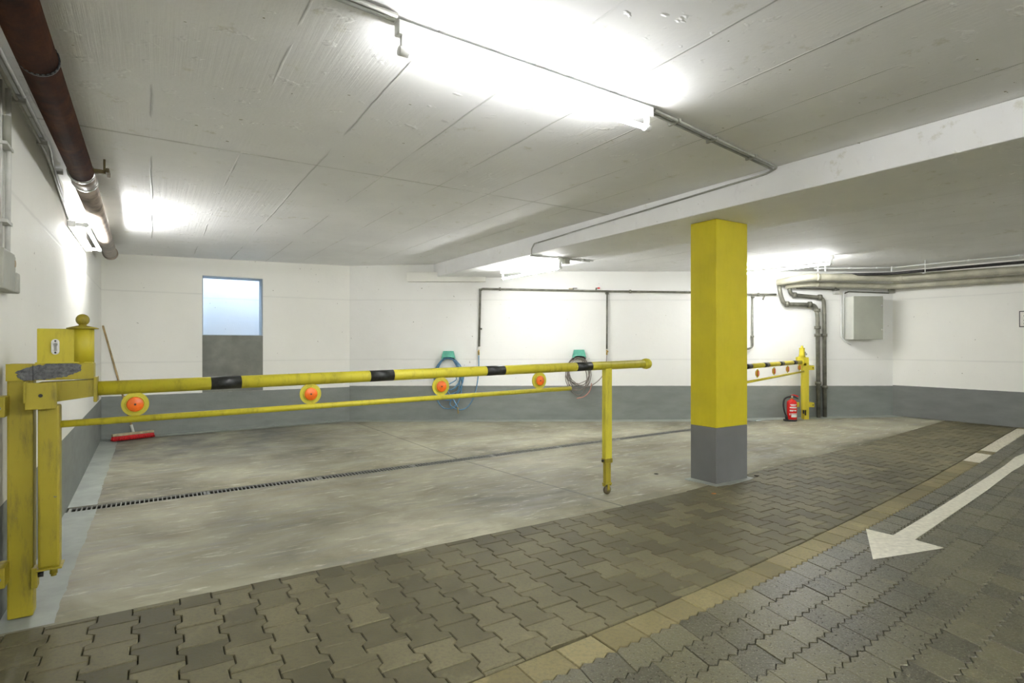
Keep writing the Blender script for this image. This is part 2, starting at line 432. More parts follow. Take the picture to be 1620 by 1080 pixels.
b = MB(); b.box((SR, T0, -.35), (SR+.25, 4.9, HW), ST); struct(b.build('wall_right', M['wall_r']))
b = MB(); b.box((SL-.25, T0-.25, -.35), (SR+.25, T0, HW), ST); struct(b.build('wall_front', M['wall_l']))
# ceiling: sloping bay on the left of the beam, flat bay on the right
b = MB()
def slab(b, s0, s1, t0, t1, z0, z1, top=2.80):
    vs = [st(s0, t0, z0), st(s1, t0, z1), st(s1, t1, z1), st(s0, t1, z0), st(s0, t0, top), st(s1, t0, top), st(s1, t1, top), st(s0, t1, top)]
    b._poly(vs, [(0, 1, 2, 3), (7, 6, 5, 4), (0, 4, 5, 1), (1, 5, 6, 2), (2, 6, 7, 3), (3, 7, 4, 0)])
slab(b, SL-.02, 4.011, T0, TB+.2, ceil_z(SL), 2.60)
slab(b, 5.03, SR+.02, T0, TB+.2, 2.48, 2.48)
co = b.build('ceiling', M['ceil'])
bb = bmesh.new(); bb.from_mesh(co.data)
bmesh.ops.bisect_plane(bb, geom=bb.verts[:]+bb.edges[:]+bb.faces[:], plane_co=(0, YB+.22, 0), plane_no=(0, 1, 0), clear_outer=True)
bb.to_mesh(co.data); bb.free(); struct(co)
b = MB(); b.box((4.011, T0, 2.38), (5.03, TB, 2.8), ST, bev=.012)
bo = b.build('ceiling_beam', M['beam'])
bb = bmesh.new(); bb.from_mesh(bo.data)
bmesh.ops.bisect_plane(bb, geom=bb.verts[:]+bb.edges[:]+bb.faces[:], plane_co=(0, YB+.05, 0), plane_no=(0, 1, 0), clear_outer=True)
bb.to_mesh(bo.data); bb.free(); struct(bo, 'broad white concrete downstand beam crossing the ceiling to the yellow column')
b = MB(); b.box((-1.75, YB-.12, 2.30), (-.44, YB+.02, 2.46), bev=.01); struct(b.build('trim_2', M['plain_white']), 'small white bulkhead on top of the back wall')

# ------------------------------------------------------------ floor
def grid_region(tlo, thi, s0, s1, ns, ntt, clip=True, dz=0.0, name='floor', m=None):
    bm = bmesh.new(); g = []
    for i in range(ns+1):
        s = s0+(s1-s0)*i/ns; row = []
        for j in range(ntt+1):
            a, c = tlo(s), thi(s); t = a+(c-a)*j/ntt
            row.append(bm.verts.new(st(s, t, fz(s, t)+dz)))
        g.append(row)
    for i in range(ns):
        for j in range(ntt):
            f = bm.faces.new((g[i][j], g[i+1][j], g[i+1][j+1], g[i][j+1])); f.smooth = True
    if clip: bmesh.ops.bisect_plane(bm, geom=bm.verts[:]+bm.edges[:]+bm.faces[:], plane_co=(0, YB+.02, 0), plane_no=(0, 1, 0), clear_outer=True)
    return bm
def add_thickness(bm, d):
    r = bmesh.ops.extrude_face_region(bm, geom=bm.faces[:])
    for v in [e for e in r['geom'] if isinstance(e, bmesh.types.BMVert)]: v.co.z -= d
    bmesh.ops.recalc_face_normals(bm, faces=bm.faces)
DW = .082   # half width of the drain channel
bm = grid_region(border, lambda s: TD-DW, SL, SR, 60, 8); bm2 = grid_region(lambda s: TD+DW, lambda s: TB, SL, SR, 60, 10)
add_thickness(bm, .12); add_thickness(bm2, .12)
b = MB(); b.merge(bm); b.merge(bm2)
floor = b.build('floor', M['concrete']); struct(floor)
b = MB(); b.prism([(SL-.02, T0), (SR+.02, T0), (SR+.02, 3.9), (5.0, 3.44), (4.0, 3.31), (SL-.02, 3.22)], -.3, -.022, ST)
b.prism([(SL-.02, 3.5), (5.0, 3.8), (5.0, 8.0), (2.5, TB+.02), (SL-.02, TB+.02)], -.3, -.22, ST)
bed = b.build('bedding_layer', M['sand'], floor)
# grey painted margin along the walls
b = MB()
def strip(f0, f1, lo, hi, n, along, dz):
    vs = []; fs = []
    for i in range(n+1):
        k = lo+(hi-lo)*i/n
        for f in (f0, f1):
            s, t = along(k, f(k)); vs.append(st(s, t, fz(s, t)+dz))
    for i in range(n): fs.append((2*i, 2*i+1, 2*i+3, 2*i+2))
    b._poly(vs, fs)
rag = lambda k: .012*mnoise.noise(Vector((k*5, 1.3, 0)))+.008*mnoise.noise(Vector((k*21, 4, 0)))
strip(lambda k: SL, lambda k: SL+.205+rag(k), border(-.4)+.005, TD-DW, 60, lambda k, w_: (w_, k), .0035)
strip(lambda k: SL, lambda k: SL+.195+rag(k), TD+DW, TB-.1, 80, lambda k, w_: (w_, k), .0035)
strip(lambda k: TB, lambda k: TB-.17+rag(k), SL, sc, 60, lambda k, w_: (k, w_), .0035)
vs = []; fs = []
for i in range(91):
    x = -2.735+(6.416+2.735)*i/90
    for y in (YB, YB-.24+rag(x)):
        s, t = to_st((x, y)); vs.append(Vector((x, y, fz(s, t)+.004)))
for i in range(90): fs.append((2*i, 2*i+1, 2*i+3, 2*i+2))
b._poly(vs, fs)
mg = b.build('painted_margin', M['margin'], floor); mg['label'] = 'pale grey painted margin along the walls'

# pavers: every stone is one bevelled block inside one paving mesh
def clip_poly(poly, f):
    """keep the side where f(p) >= 0 (f roughly linear)"""
    out = []; n = len(poly)
    for i in range(n):
        a, c = poly[i], poly[(i+1) % n]; fa, fc = f(a), f(c)
        if fa >= 0: out.append(a)
        if fa*fc < 0:
            k = fa/(fa-fc); out.append((a[0]+(c[0]-a[0])*k, a[1]+(c[1]-a[1])*k))
    return out
def area(p): return .5*sum(p[i][0]*p[(i+1) % len(p)][1]-p[(i+1) % len(p)][0]*p[i][1] for i in range(len(p)))
class Pav:
    def __init__(s): s.v = []; s.f = []; s.t = []
    def add(s, poly, mapf=None, bev=.0035, dz=None, tint=None):
        if len(poly) < 3 or area(poly) < .0012: return
        cx = sum(p[0] for p in poly)/len(poly); cy = sum(p[1] for p in poly)/len(poly)
        dz = random.uniform(-.0014, .0014) if dz is None else dz
        tx, ty = random.uniform(-.006, .006), random.uniform(-.006, .006)
        tint = random.random() if tint is None else tint; n = len(poly); base = len(s.v)
        # inward offset by vertex normals
        inn = []
        for i in range(n):
            a, p, c = poly[i-1], poly[i], poly[(i+1) % n]
            e1 = (p[0]-a[0], p[1]-a[1]); e2 = (c[0]-p[0], c[1]-p[1])
            l1 = math.hypot(*e1) or 1; l2 = math.hypot(*e2) or 1
            n1 = (-e1[1]/l1, e1[0]/l1); n2 = (-e2[1]/l2, e2[0]/l2)
            k = 1+n1[0]*n2[0]+n1[1]*n2[1]; k = max(k, .5)
            inn.append((p[0]+(n1[0]+n2[0])/k*bev, p[1]+(n1[1]+n2[1])/k*bev))
        for ring, zz in ((poly, -.03), (poly, -bev), (inn, 0)):
            for (x, y) in ring:
                q = mapf(x, y) if mapf else (x, y)
                p = st(q[0], q[1], fz(q[0], q[1])+zz+dz+(x-cx)*tx+(y-cy)*ty); s.v.append(p); s.t.append(tint)
        for r in range(2):
            for i in range(n):
                s.f.append((base+r*n+i, base+r*n+(i+1) % n, base+(r+1)*n+(i+1) % n, base+(r+1)*n+i))
        s.f.append(tuple(base+2*n+i for i in range(n)))
    def build(s, name, m, parent):
        me = bpy.data.meshes.new(name); me.from_pydata([tuple(v) for v in s.v], [], s.f); me.materials.append(m)
        at_ = me.color_attributes.new('tint', 'FLOAT_COLOR', 'POINT')
        for i, t in enumerate(s.t): at_.data[i].color = (t, t, t, 1)
        o = bpy.data.objects.new(name, me); C.objects.link(o); o.parent = parent
        return o
COL = (4.267, 4.711, 3.32, 3.61)      # column footprint in s,t
pv = Pav(); PS, PL, G = .163, .2, .0022
for i in range(-5, 68):
    for j in range(0, 16):
        s0 = i*PS+.02; t0 = 1.5+j*PL+(PL/2 if i % 2 else 0)
        wv = PS/2
        a_, e_ = .014, PL/2-G
        right = [(wv+a_-G, -e_), (wv+a_-G, -.058), (wv-a_-G, -.036), (wv-a_-G, .036), (wv+a_-G, .058), (wv+a_-G, e_)]
        left = [(-x, -y) for x, y in right]
        poly = [(s0+x, t0+y) for x, y in right+left]
        if t0 > border(s0)+.15 or t0 < stripe(s0)-.15: continue
        poly = clip_poly(poly, lambda p: border(p[0])-.006-p[1]); poly = clip_poly(poly, lambda p: p[1]-stripe(p[0])-.006) if len(poly) > 2 else []
        poly = clip_poly(poly, lambda p: p[0]-SL-.003) if len(poly) > 2 else []
        poly = clip_poly(poly, lambda p: SR-p[0]-.003) if len(poly) > 2 else []
        if len(poly) > 2: pv.add(poly)
o = pv.build('bone_paving', M['bone'], floor); o['label'] = 'grey brown bone-shaped interlocking pavers'
pv = Pav(); W_T = .155
k = -1.0
while k < 10.6:
    L = .2
    zt = lambda s: stripe(s)-W_T
    k0, k1 = max(k+.0015, SL+.002), min(k+L-.0015, SR-.002)
    if k1 > k0+.03:
        teeth = []; n = 6
        for q in range(n+1):
            x = k0+(k1-k0)*q/n; teeth.append((x, zt(x)+(.0115 if q % 2 else -.004)))
        pv.add(teeth+[(k1, stripe(k1)-.003), (k0, stripe(k0)-.003)], tint=2.2 if (7.3 < k < 7.85 or 8.2 < k < 10.2) else random.random()*.7)
    k += L
o = pv.build('edging_course', M['tan'], floor); o['label'] = 'tan edging course between the two pavings'
pv = Pav(); RW = .152; LB = .2
def wave(x): 
    u = (x/.0333) % 2.0; u = u if u < 1 else 2-u
    return (u*1.4-.2 if -.2 < u*1.4-.2 < 1.2 else u)*.0165-.004
for r in range(0, 40):
    k = -1.0+(LB/2 if r % 2 else 0)+random.uniform(-.006, .006)*0
    while k < 10.8:
        k0, k1 = k+.0013, k+LB-.0013
        if k1 > SL+.02 and k0 < SR-.02:
            k0 = max(k0, SL+.002); k1 = min(k1, SR-.002); n = max(2, round((k1-k0)/.01667))
            up = [(k0+(k1-k0)*q/n) for q in range(n+1)]
            sk = -.03
            top = [(x, -r*RW-.0022+wave(x)) for x in up]; bot = [(x, -(r+1)*RW+.0022+wave(x)) for x in up]
            pv.add(bot+top[::-1], lambda x, y: (x+sk*0+y*.22, stripe(x)-W_T-.003+y) if SL < x+y*.22 < SR else (min(max(x+y*.22, SL+.001), SR-.001), stripe(x)-W_T-.003+y), bev=.0022)
        k += LB
o = pv.build('driveway_paving', M['wave'], floor); o['label'] = 'dark stone driveway pavers with zigzag edges'

# painted arrow, laid on the driveway paving
def unz(px, py, z=.002): 
    Y = (CAMH-z)*FPX/(py-HZ); return ((px-810)/FPX*Y, Y)
arrow_px = [(1370, 836), (1413, 846), (1470, 812), (1540, 768), (1588, 737), (1606, 724), (1660, 706), (1680, 712), (1622, 733), (1601, 745), (1560, 776), (1500, 817), (1447, 853), (1493, 866), (1381, 884)]
ap = [unz(*p, z=.003) for p in arrow_px]
zc = .0
ax, ay = sum(p[0] for p in ap)/len(ap), sum(p[1] for p in ap)/len(ap)
b = MB(); tm = bmesh.new(); vs = [tm.verts.new((x, y, 0)) for x, y in ap]; tm.faces.new(vs)
bmesh.ops.triangulate(tm, faces=tm.faces[:])
bmesh.ops.subdivide_edges(tm, edges=tm.edges[:], cuts=5, use_grid_fill=True)
for v in tm.verts: v.co.z = fzw(v.co)+.0022
add_thickness(tm, .002); b.merge(tm)
o = b.build('painted_arrow', M['arrow']); tag(o, 'white arrow painted on the dark zigzag driveway paving, pointing to the front left', 'arrow'); rebase(o, (ax, ay, 0))

# floor drain
root = thing('floor_drain', 'long narrow slotted drain channel crossing the concrete floor behind the barrier', 'drain', st(4.5, TD, fz(4.5, TD)), A)
b = MB(); vs = []; fs = []
nS = 30; S1 = 8.55
prof = [(-DW, .0), (-DW+.008, 0), (-DW+.008, -.07), (DW-.008, -.07), (DW-.008, 0), (DW, 0)]
prof2 = prof+[(DW, -.09), (-DW, -.09)]
for i in range(nS+1):
    s = SL+.004+(S1-SL)*i/nS
    for (dt, dz) in prof2: vs.append(st(s, TD+dt, fz(s, TD)+dz-.001))
n = len(prof2)
for i in range(nS):
    for j in range(n): fs.append((i*n+j, i*n+(j+1) % n, (i+1)*n+(j+1) % n, (i+1)*n+j))
fs.append(tuple(range(n))); fs.append(tuple(nS*n+j for j in range(n)))
b._poly(vs, fs); wbuild(b, 'channel', M['channel'], root)
s = SL+.012
while s < S1-.3:
    e = min(s+.985, S1); b = MB()
    def gb(a0, a1, d0, d1):
        vs = [st(a, TD+d, fz(a, TD)+z) for z in (-.012, -.0005) for a, d in ((a0, d0), (a1, d0), (a1, d1), (a0, d1))]
        b._poly(vs, [(3, 2, 1, 0), (4, 5, 6, 7), (0, 1, 5, 4), (1, 2, 6, 5), (2, 3, 7, 6), (3, 0, 4, 7)])
    gb(s, e, -DW+.010, -DW+.021); gb(s, e, DW-.021, DW-.010)
    gb(s, s+.022, -DW+.019, DW-.019); gb(e-.022, e, -DW+.019, DW-.019)
    k = s+.05
    while k < e-.03: gb(k, k+.009, -DW+.019, DW-.019); k += .033
    wbuild(b, 'grate', M['steel'], root); s = e+.005

# ------------------------------------------------------------ column
root = thing('column', 'square yellow painted concrete column with a grey base, standing at the paving edge', 'column', st((COL[0]+COL[1])/2, (COL[2]+COL[3])/2, 0), A)
hx, hy = (COL[1]-COL[0])/2, (COL[3]-COL[2])/2
b = MB(); b.box((-hx, -hy, .503), (hx, hy, 2.379), bev=.008); b.build('shaft', M['column'], root)
b = MB(); b.box((-hx, -hy, -.03), (hx, hy, .503), bev=.008); o = b.build('base', M['col_grey'], root); o['label'] = 'grey painted lower part of the column'
b = MB(); b.prism([(-hx-.07, -hy-.05), (-hx+.1, -hy-.075), (hx-.05, -hy-.055), (hx+.05, -hy-.03), (hx+.06, hy), (-hx-.08, hy)], -.03, .004)
b.build('mortar_collar', M['margin'], root)

# ------------------------------------------------------------ fluorescent lamps
def lamp(name, label, p0, p1, down, drop=.115, bh=.055, bw=.05, tube='tube'):
    """p0,p1: ends of the batten's mounting line, down: unit vector away from the surface"""
    p0, p1, down = Vector(p0), Vector(p1), Vector(down).normalized()
    d = (p1-p0); L = d.length; d.normalize(); side = d.cross(down).normalized()
    R = Matrix((d, side, down)).transposed().to_4x4()
    root = thing(name, label, 'lamp', p0, 0, 'fluorescent batten lamps')
    B = R
    b = MB(); b.box((0, -bw/2, .002), (L, bw/2, bh), B, bev=.006); b.build('batten', M['lampwhite'], root)
    for x in (.03, L-.03):
        b = MB(); b.box((x-.012, -.013, bh-.004), (x+.012, .013, drop-.01), B, bev=.004)
        b.cyl(B @ Vector((x-.02, 0, drop)), B @ Vector((x+.02, 0, drop)), .019, 16)
        b.build('lamp_holder', M['lampwhite'], root)
    b = MB(); b.cyl(B @ Vector((.045, 0, drop)), B @ Vector((L-.045, 0, drop)), .013, 12)
    o = b.build('tube', M[tube], root); o['label'] = 'lit fluorescent tube'
    return root
zA = ceil_z(.8)
LA0, LA1 = st(.818, 2.145, ceil_z(.818)), st(2.34, 2.258, ceil_z(2.34))
lamp('fluorescent_lamp', 'long lit fluorescent batten on the ceiling in the foreground', LA0, LA1, (0, 0, -1), tube='tube_soft')
lamp('fluorescent_lamp', 'lit fluorescent batten on the left wall beneath the brown pipe', st(SL, 5.85, 2.24), st(SL, 7.35, 2.24), st(1, 0, 0)-st(0, 0, 0), drop=.12)
lamp('fluorescent_lamp', 'lit fluorescent batten under the concrete beam seen end on, left of the column', st(4.5, 5.9, 2.38), st(4.5, 7.4, 2.38), (0, 0, -1), drop=.13)
lamp('fluorescent_lamp', 'lit fluorescent batten on the ceiling just right of the yellow column', st(7.9, 4.23, 2.48), st(7.9, 5.73, 2.48), (0, 0, -1))
lamp('fluorescent_lamp', 'added unseen fluorescent batten on the ceiling behind the viewer, over the driveway', st(2.6, -2.2, ceil_z(2.6)), st(4.0, -2.2, ceil_z(4.0)), (0, 0, -1), tube='tube_added')  # this and the following lamps are unseen, added to brighten the garage
lamp('fluorescent_lamp', 'added unseen fluorescent batten on the far right ceiling behind the viewer', st(7.6, -2.4, 2.48), st(9.1, -2.4, 2.48), (0, 0, -1), tube='tube_added')  # added lamp, out of view, to raise the overall light

lamp('fluorescent_lamp', 'added unseen fluorescent batten on the ceiling close behind the viewer', st(.6, -1.1, ceil_z(.6)), st(2.1, -1.1, ceil_z(2.1)), (0, 0, -1), tube='tube_added')  # added out of view to lift the light on ceiling and walls
lamp('fluorescent_lamp', 'added unseen fluorescent batten on the rear ceiling nearest the left wall', st(.3, -3.6, ceil_z(.3)), st(1.8, -3.6, ceil_z(1.8)), (0, 0, -1), tube='tube_added')  # another unseen lamp, added only for more ambient light
lamp('fluorescent_lamp', 'added unseen fluorescent batten on the rear ceiling over the driveway centre', st(5.8, -1.2, 2.48), st(7.3, -1.2, 2.48), (0, 0, -1), tube='tube_added')  # unseen extra lamp, added for brightness

# ------------------------------------------------------------ conduits and pipes
def pipes(name, label, cat, base, runs, group=None):
    """runs: (part name, material, list of point lists, radius, bend)"""
    root = thing(name, label, cat, base, 0, group)
    for (pn, m, paths, r, bend) in runs:
        for pts in paths:
            b = MB(); b.tube(pts, r, 12, bend=bend); wbuild(b, pn, m, root)
    return root
def clip(root, p, d, r, m='pipe_grey', name='clamp', w_=.02, ext=1.5):
    d = Vector(d).normalized(); b = MB(); p = Vector(p)
    b.lathe(p-d*w_/2, d, [(0, r*1.02), (0, r*ext), (w_, r*ext), (w_, r*1.02)], 16)
    return wbuild(b, name, M[m], root)
# pair of conduits on the foreground ceiling
def cz(s, t, d=.012): return st(s, t, ceil_z(s)-d)
root = pipes('ceiling_conduit', 'pair of thin grey conduits on the ceiling in line with the foreground lamp', 'conduit', st(.8, 2.1, 2.5), [
    ('conduit', M['conduit_dark'], [[cz(-.4, 1.93), cz(.80, 2.09)], [cz(-.4, 1.965), cz(.80, 2.125)]], .009, 0),
    ('conduit', M['conduit_dark'], [[cz(2.36, 2.245), cz(3.93, 2.545), st(3.995, 2.56, 2.585), st(3.998, 2.66, 2.565), st(3.998, 5.72, 2.50)],
                                    [cz(2.36, 2.285), cz(3.90, 2.585), st(3.998, 2.60, 2.58)]], .008, .03)])
for s_, t_ in ((2.6, 2.31), (3.05, 2.40), (3.6, 2.50)):
    b = MB(); b.box((s_-.008, t_-.035, ceil_z(s_)-.022), (s_+.008, t_+.05, ceil_z(s_)-.001), ST); wbuild(b, 'clamp', M['conduit_dark'], root)
root2 = pipes('beam_conduit', 'thin grey conduit dropping down the beam and under it to the lamp', 'conduit', st(4, 5.9, 2.4), [
    ('conduit', M['conduit_dark'], [[st(3.998, 5.74, 2.50), st(3.998, 5.80, 2.50), st(3.998, 5.86, 2.44), st(3.998, 5.86, 2.368), st(4.15, 5.86, 2.371), st(5.0, 5.86, 2.371)],
                                    [st(4.03, 5.93, 2.371), st(5.0, 5.93, 2.371)]], .007, .02)])
for s_ in (4.15, 4.42, 4.62, 4.85):
    b = MB(); b.box((s_-.006, 5.85, 2.365), (s_+.006, 5.94, 2.38), ST); wbuild(b, 'clamp', M['conduit_dark'], root2)
b = MB(); b.box((4.52, 5.85, 2.30), (4.60, 5.92, 2.38), ST, bev=.006); wbuild(b, 'junction_box', M['plastic_grey'], root2)
# brown cast iron pipe
root = thing('brown_cast_iron_pipe', 'thick red-brown pipe hung under the ceiling along the left wall', 'pipe', st(-.40, 4, 2.40))
PR = .069
PP = [st(-.375, -1.5, 2.405), st(-.395, 4.72, 2.40)]
b = MB(); b.tube(PP, PR, 28); wbuild(b, 'pipe', M['rust'], root)
b = MB(); b.tube([st(-.397, 4.80, 2.40), st(-.435, 8.62, 2.385)], PR, 28); o = wbuild(b, 'pipe', M['rust_light'], root); o['label'] = 'paler greyish length of pipe beyond the coupling'
b = MB(); b.lathe(st(-.435, 8.60, 2.385), st(0, 1, 0), [(0, PR), (0, PR*1.2), (.05, PR*1.2), (.05, PR*.85)], 28); wbuild(b, 'end_flange', M['rust_light'], root)
for t_, w_, m_ in ((4.74, .035, 'chrome'), (4.98, .035, 'chrome')):
    clip(root, st(-.397, t_, 2.40), st(0, 1, 0), PR, m_, 'clamp_ring', w_, 1.13)
b = MB(); b.lathe(st(-.397, 4.74, 2.40), st(0, 1, 0), [(0, PR*1.06), (.24, PR*1.06)], 28); wbuild(b, 'coupling_sleeve', M['rust_light'], root)
b = MB(); b.box((-.35, 4.70, 2.40), (-.24, 4.73, 2.425), ST); b.box((-.26, 4.66, 2.40), (-.24, 4.80, 2.43), ST, bev=.004); b.cyl(st(-.27, 4.72, 2.41), st(-.27, 4.72, 2.50), .007); wbuild(b, 'hanger_bracket', M['bracket'], root)
b = MB(); b.lathe(st(-.386, 2.95, 2.402), st(0, 1, 0), [(-.006, PR), (-.006, PR*1.05), (.006, PR*1.05), (.006, PR)], 28)
for k in range(26):
    a_ = 2*math.pi*k/26; b.box((-.004, -.016, PR*1.0), (.004, 0, PR*1.045), Matrix.Translation(st(-.386, 2.95, 2.402)) @ ST @ Matrix.Rotation(a_, 4, 'Y'))
wbuild(b, 'seal_ring', M['black'], root)
b = MB(); b.cyl(st(-.30, 2.3, 2.36), st(-.30, 2.3, 2.50), .012); b.box((-.40, 2.29, 2.45), (-.28, 2.33, 2.47), ST); wbuild(b, 'hanger_rod', M['lampwhite'], root)
# conduits in the left ceiling corner
root = pipes('wall_conduit', 'pair of white conduits along the top of the left wall beside the brown pipe', 'conduit', st(SL, 3, 2.4), [
    ('conduit', M['pipe_light'], [[st(-.565, 1.0, 2.470), st(-.567, 4.6, 2.465), st(-.572, 4.9, 2.44), st(-.572, 5.83, 2.27)],
                                  [st(-.540, 1.0, 2.486), st(-.540, 4.6, 2.486), st(-.570, 4.95, 2.48), st(-.570, 5.83, 2.30)]], .009, .05)])
for t_ in (1.6, 2.3, 3.0, 3.7, 4.4, 5.1):
    b = MB(); b.box((SL, t_-.008, 2.45), (-.53, t_+.008, 2.492), ST); wbuild(b, 'clamp', M['pipe_light'], root)
tc = 3.43
root = pipes('vertical_conduit', 'grey conduit running down the left wall to the grey switch box', 'conduit', st(SL, 3.42, 1.66), [
    ('conduit', M['pipe_light'], [[st(SL+.018, 3.47, 1.665), st(SL+.018, 3.485, 1.9), st(SL+.018, 3.50, 2.2), st(SL+.018, 3.49, 2.44)]], .011, .1),
    ('conduit', M['pipe_light'], [[st(SL+.010, 3.385, 1.665), st(SL+.010, 3.385, 2.44)]], .005, 0)])
b = MB(); b.box((SL, 3.37, 1.80), (SL+.034, 3.49, 1.815), ST); wbuild(b, 'clamp', M['pipe_light'], root)
b = MB(); b.box((SL, 3.37, 2.15), (SL+.034, 3.52, 2.165), ST, bev=.003); wbuild(b, 'clamp', M['pipe_light'], root)
b = MB(); b.tube([st(SL+.02, 3.45, 2.16), st(SL+.02, 3.45, 2.30)], .016, 12); wbuild(b, 'sleeve', M['plastic_grey'], root)
root = thing('switch_box', 'grey surface mounted switch box on the left wall above the barrier post', 'switch', st(SL, 3.4, 1.49))
b = MB(); b.box((SL, 3.20, 1.49), (SL+.05, 3.44, 1.665), ST, bev=.006); wbuild(b, 'housing', M['plastic_grey'], root)
b = MB(); b.box((SL+.0, 3.44, 1.49), (SL+.055, 3.53, 1.585), ST, bev=.008); b.box((SL, 3.44, 1.585), (SL+.045, 3.49, 1.66), ST, bev=.006); wbuild(b, 'socket_cover', M['plastic_grey'], root)
b = MB(); b.cyl(st(SL+.044, 3.465, 1.625), st(SL+.048, 3.465, 1.625), .016); wbuild(b, 'rotary_knob', M['wood'], root)

# thin water pipe on the back wall
PW = YB-.045
def bw(px, py, Y=PW): return at(px, py, Y)
def bend_pts(*p): return [bw(*q) for q in p]
root = thing('water_pipe', 'thin grey water pipe running along the back wall with two drops to the hoses', 'pipe', bw(760, 456))
b = MB(); b.tube(bend_pts((758, 548), (760, 456.5), (960, 460.5), (1100, 462), (1190, 465.5), (1228, 465.5)), .0165, 12, bend=.05)
wbuild(b, 'pipe', M['pipe_grey'], root)
b = MB(); b.tube(bend_pts((960.5, 460), (960, 552)), .0145, 12); wbuild(b, 'pipe', M['pipe_grey'], root)
b = MB(); b.tube(bend_pts((1190, 466), (1190.5, 548), (1186, 551), (1180, 552)), .016, 12, bend=.04); wbuild(b, 'pipe', M['pipe_grey'], root)
for q, d in (((791, 457), (1, 0, 0)), ((997, 461), (1, 0, 0)), ((760, 520), (0, 0, 1)), ((960.3, 464), (0, 0, 1)), ((1190, 532), (0, 0, 1)), ((1200, 465.5), (1, 0, 0)), ((760.5, 458), (0, 0, 1)), ((1191, 470), (0, 0, 1))):
    clip(root, bw(*q), d, .019, 'pipe_grey', 'clamp', .03, 1.45)
for q in ((791, 457), (997, 461), (760, 520), (960, 530), (1190, 532)):
    b = MB(); p = bw(*q); b.cyl(p, (p.x, YB, p.z), .007); wbuild(b, 'wall_stud', M['steel'], root)
for px, m_ in ((757.5, 'brass'), (960, 'brass')):
    b = MB(); p = bw(px, 553); b.cyl(p, p-Vector((0, 0, .09)), .013); b.cyl(p-Vector((0, 0, .03)), p+Vector((0, -.07, -.03)), .008); b.sphere(p+Vector((0, -.075, -.03)), .015, 10)
    wbuild(b, 'tap', M[m_], root)
b = MB(); p = bw(1209, 466); b.cyl(p, p+Vector((-.02, -.05, -.02)), .01); b.cyl(p+Vector((-.02, -.05, -.02)), p+Vector((-.045, -.05, -.09)), .014); wbuild(b, 'tap', M['pipe_grey'], root)
def valve(px, c1, c2):
    b = MB(); p = bw(px, 458.5); b.cyl(p, p+Vector((0, 0, .035)), .012); b.box((p.x-.01, p.y-.01, p.z+.022), (p.x+.065, p.y+.01, p.z+.038), bev=.004); wbuild(b, 'valve_body', M[c2], root)
    b = MB(); b.box((p.x-.075*(1 if c1 == 'wood_pale' else -.9), p.y-.012, p.z+.012), (p.x-.008, p.y+.012, p.z+.03)) if c1 == 'wood_pale' else b.box((p.x+.02, p.y-.03, p.z+.018), (p.x+.06, p.y-.008, p.z+.04), bev=.004)
    o = wbuild(b, 'valve_lever', M[c1], root); o['label'] = 'red lever' if c1 == 'red' else 'faded orange lever'
valve(907, 'wood_pale', 'steel'); valve(943, 'red', 'pipe_grey')

# soil pipes on the right of the back wall
def soil(label, pts, r, joints):
    root = thing('soil_pipe', label, 'pipe', (pts[-1].x, pts[-1].y, fzw(pts[-1])), 0, 'grey soil pipes')
    b = MB(); b.tube(pts, r, 16, bend=.09); wbuild(b, 'pipe', M['pipe_grey'], root)
    for (p, d) in joints: clip(root, p, d, r, 'pipe_grey', 'joint', .05, 1.5)
    return root
yA, yB_ = YB-.09, YB-.06
gA = at(1295, 657, yA); gA.z = fzw(gA)+.002
soil('grey pipe dropping from the ceiling run with the lower bend, left of its twin', [at(1232, 449, yA), at(1235, 467, yA), at(1240, 481, yA), at(1290, 482, yA), at(1293.5, 500, yA), gA], .033,
     [(at(1245, 481, yA), (1, 0, 0)), (at(1281, 481.6, yA), (1, 0, 0)), (at(1293, 491, yA), (0, 0, 1)), (at(1293.3, 518, yA), (0, 0, 1)), (at(1293.5, 530, yA), (0, 0, 1)), (at(1294.5, 606, yA), (0, 0, 1))])
gB = at(1305, 657, yB_); gB.z = fzw(gB)+.002
soil('grey pipe with the higher bend, right of its twin and nearer the cabinet', [at(1249, 450, yB_), at(1250, 466, yB_), at(1303, 471, yB_), at(1304, 500, yB_), gB], .031,
     [(at(1257, 466.6, yB_), (1, 0, 0)), (at(1297, 470, yB_), (1, 0, 0)), (at(1304, 530, yB_), (0, 0, 1)), (at(1305, 612, yB_), (0, 0, 1))])
# cream lagged pipes round the right corner under the ceiling
def lag(label, pts, r, coll):
    root = thing('lagged_pipe', label, 'pipe', pts[1], 0, 'cream lagged pipes')
    b = MB(); b.tube(pts, r, 20, bend=.12); wbuild(b, 'pipe', M['beige'], root)
    for p, d in coll: clip(root, p, d, r, 'beige', 'joint_band', .05, 1.06)
UP = [at(1231, 447, 9.47), at(1277, 438, 9.02), at(1416, 439.5, 9.0), at(1700, 421.5, 7.28)]
LO = [at(1243, 452.5, 9.50), at(1280, 449, 9.30), at(1408, 453, 9.33), at(1700, 433.5, 7.52)]
lag('upper thick cream lagged pipe under the ceiling, turning at the right corner', UP, .056, [(UP[1].lerp(UP[2], .98), UP[2]-UP[1]), (UP[2].lerp(UP[3], .05), UP[3]-UP[2]), (UP[1].lerp(UP[2], .12), UP[2]-UP[1])])
lag('lower thinner cream lagged pipe just beneath the thick one', LO, .043, [(LO[1].lerp(LO[2], .1), LO[2]-LO[1]), (LO[2].lerp(LO[3], .04), LO[3]-LO[2])])
BK = [at(1286, 435.5, 9.3), at(1405, 433, 8.75), at(1440, 430, 8.45), at(1700, 407.5, 7.15)]
root = pipes('black_cable_duct', 'black pipe above the cream lagged pipes on the right', 'pipe', BK[1], [('pipe', M['dark'], [BK], .021, .1)])
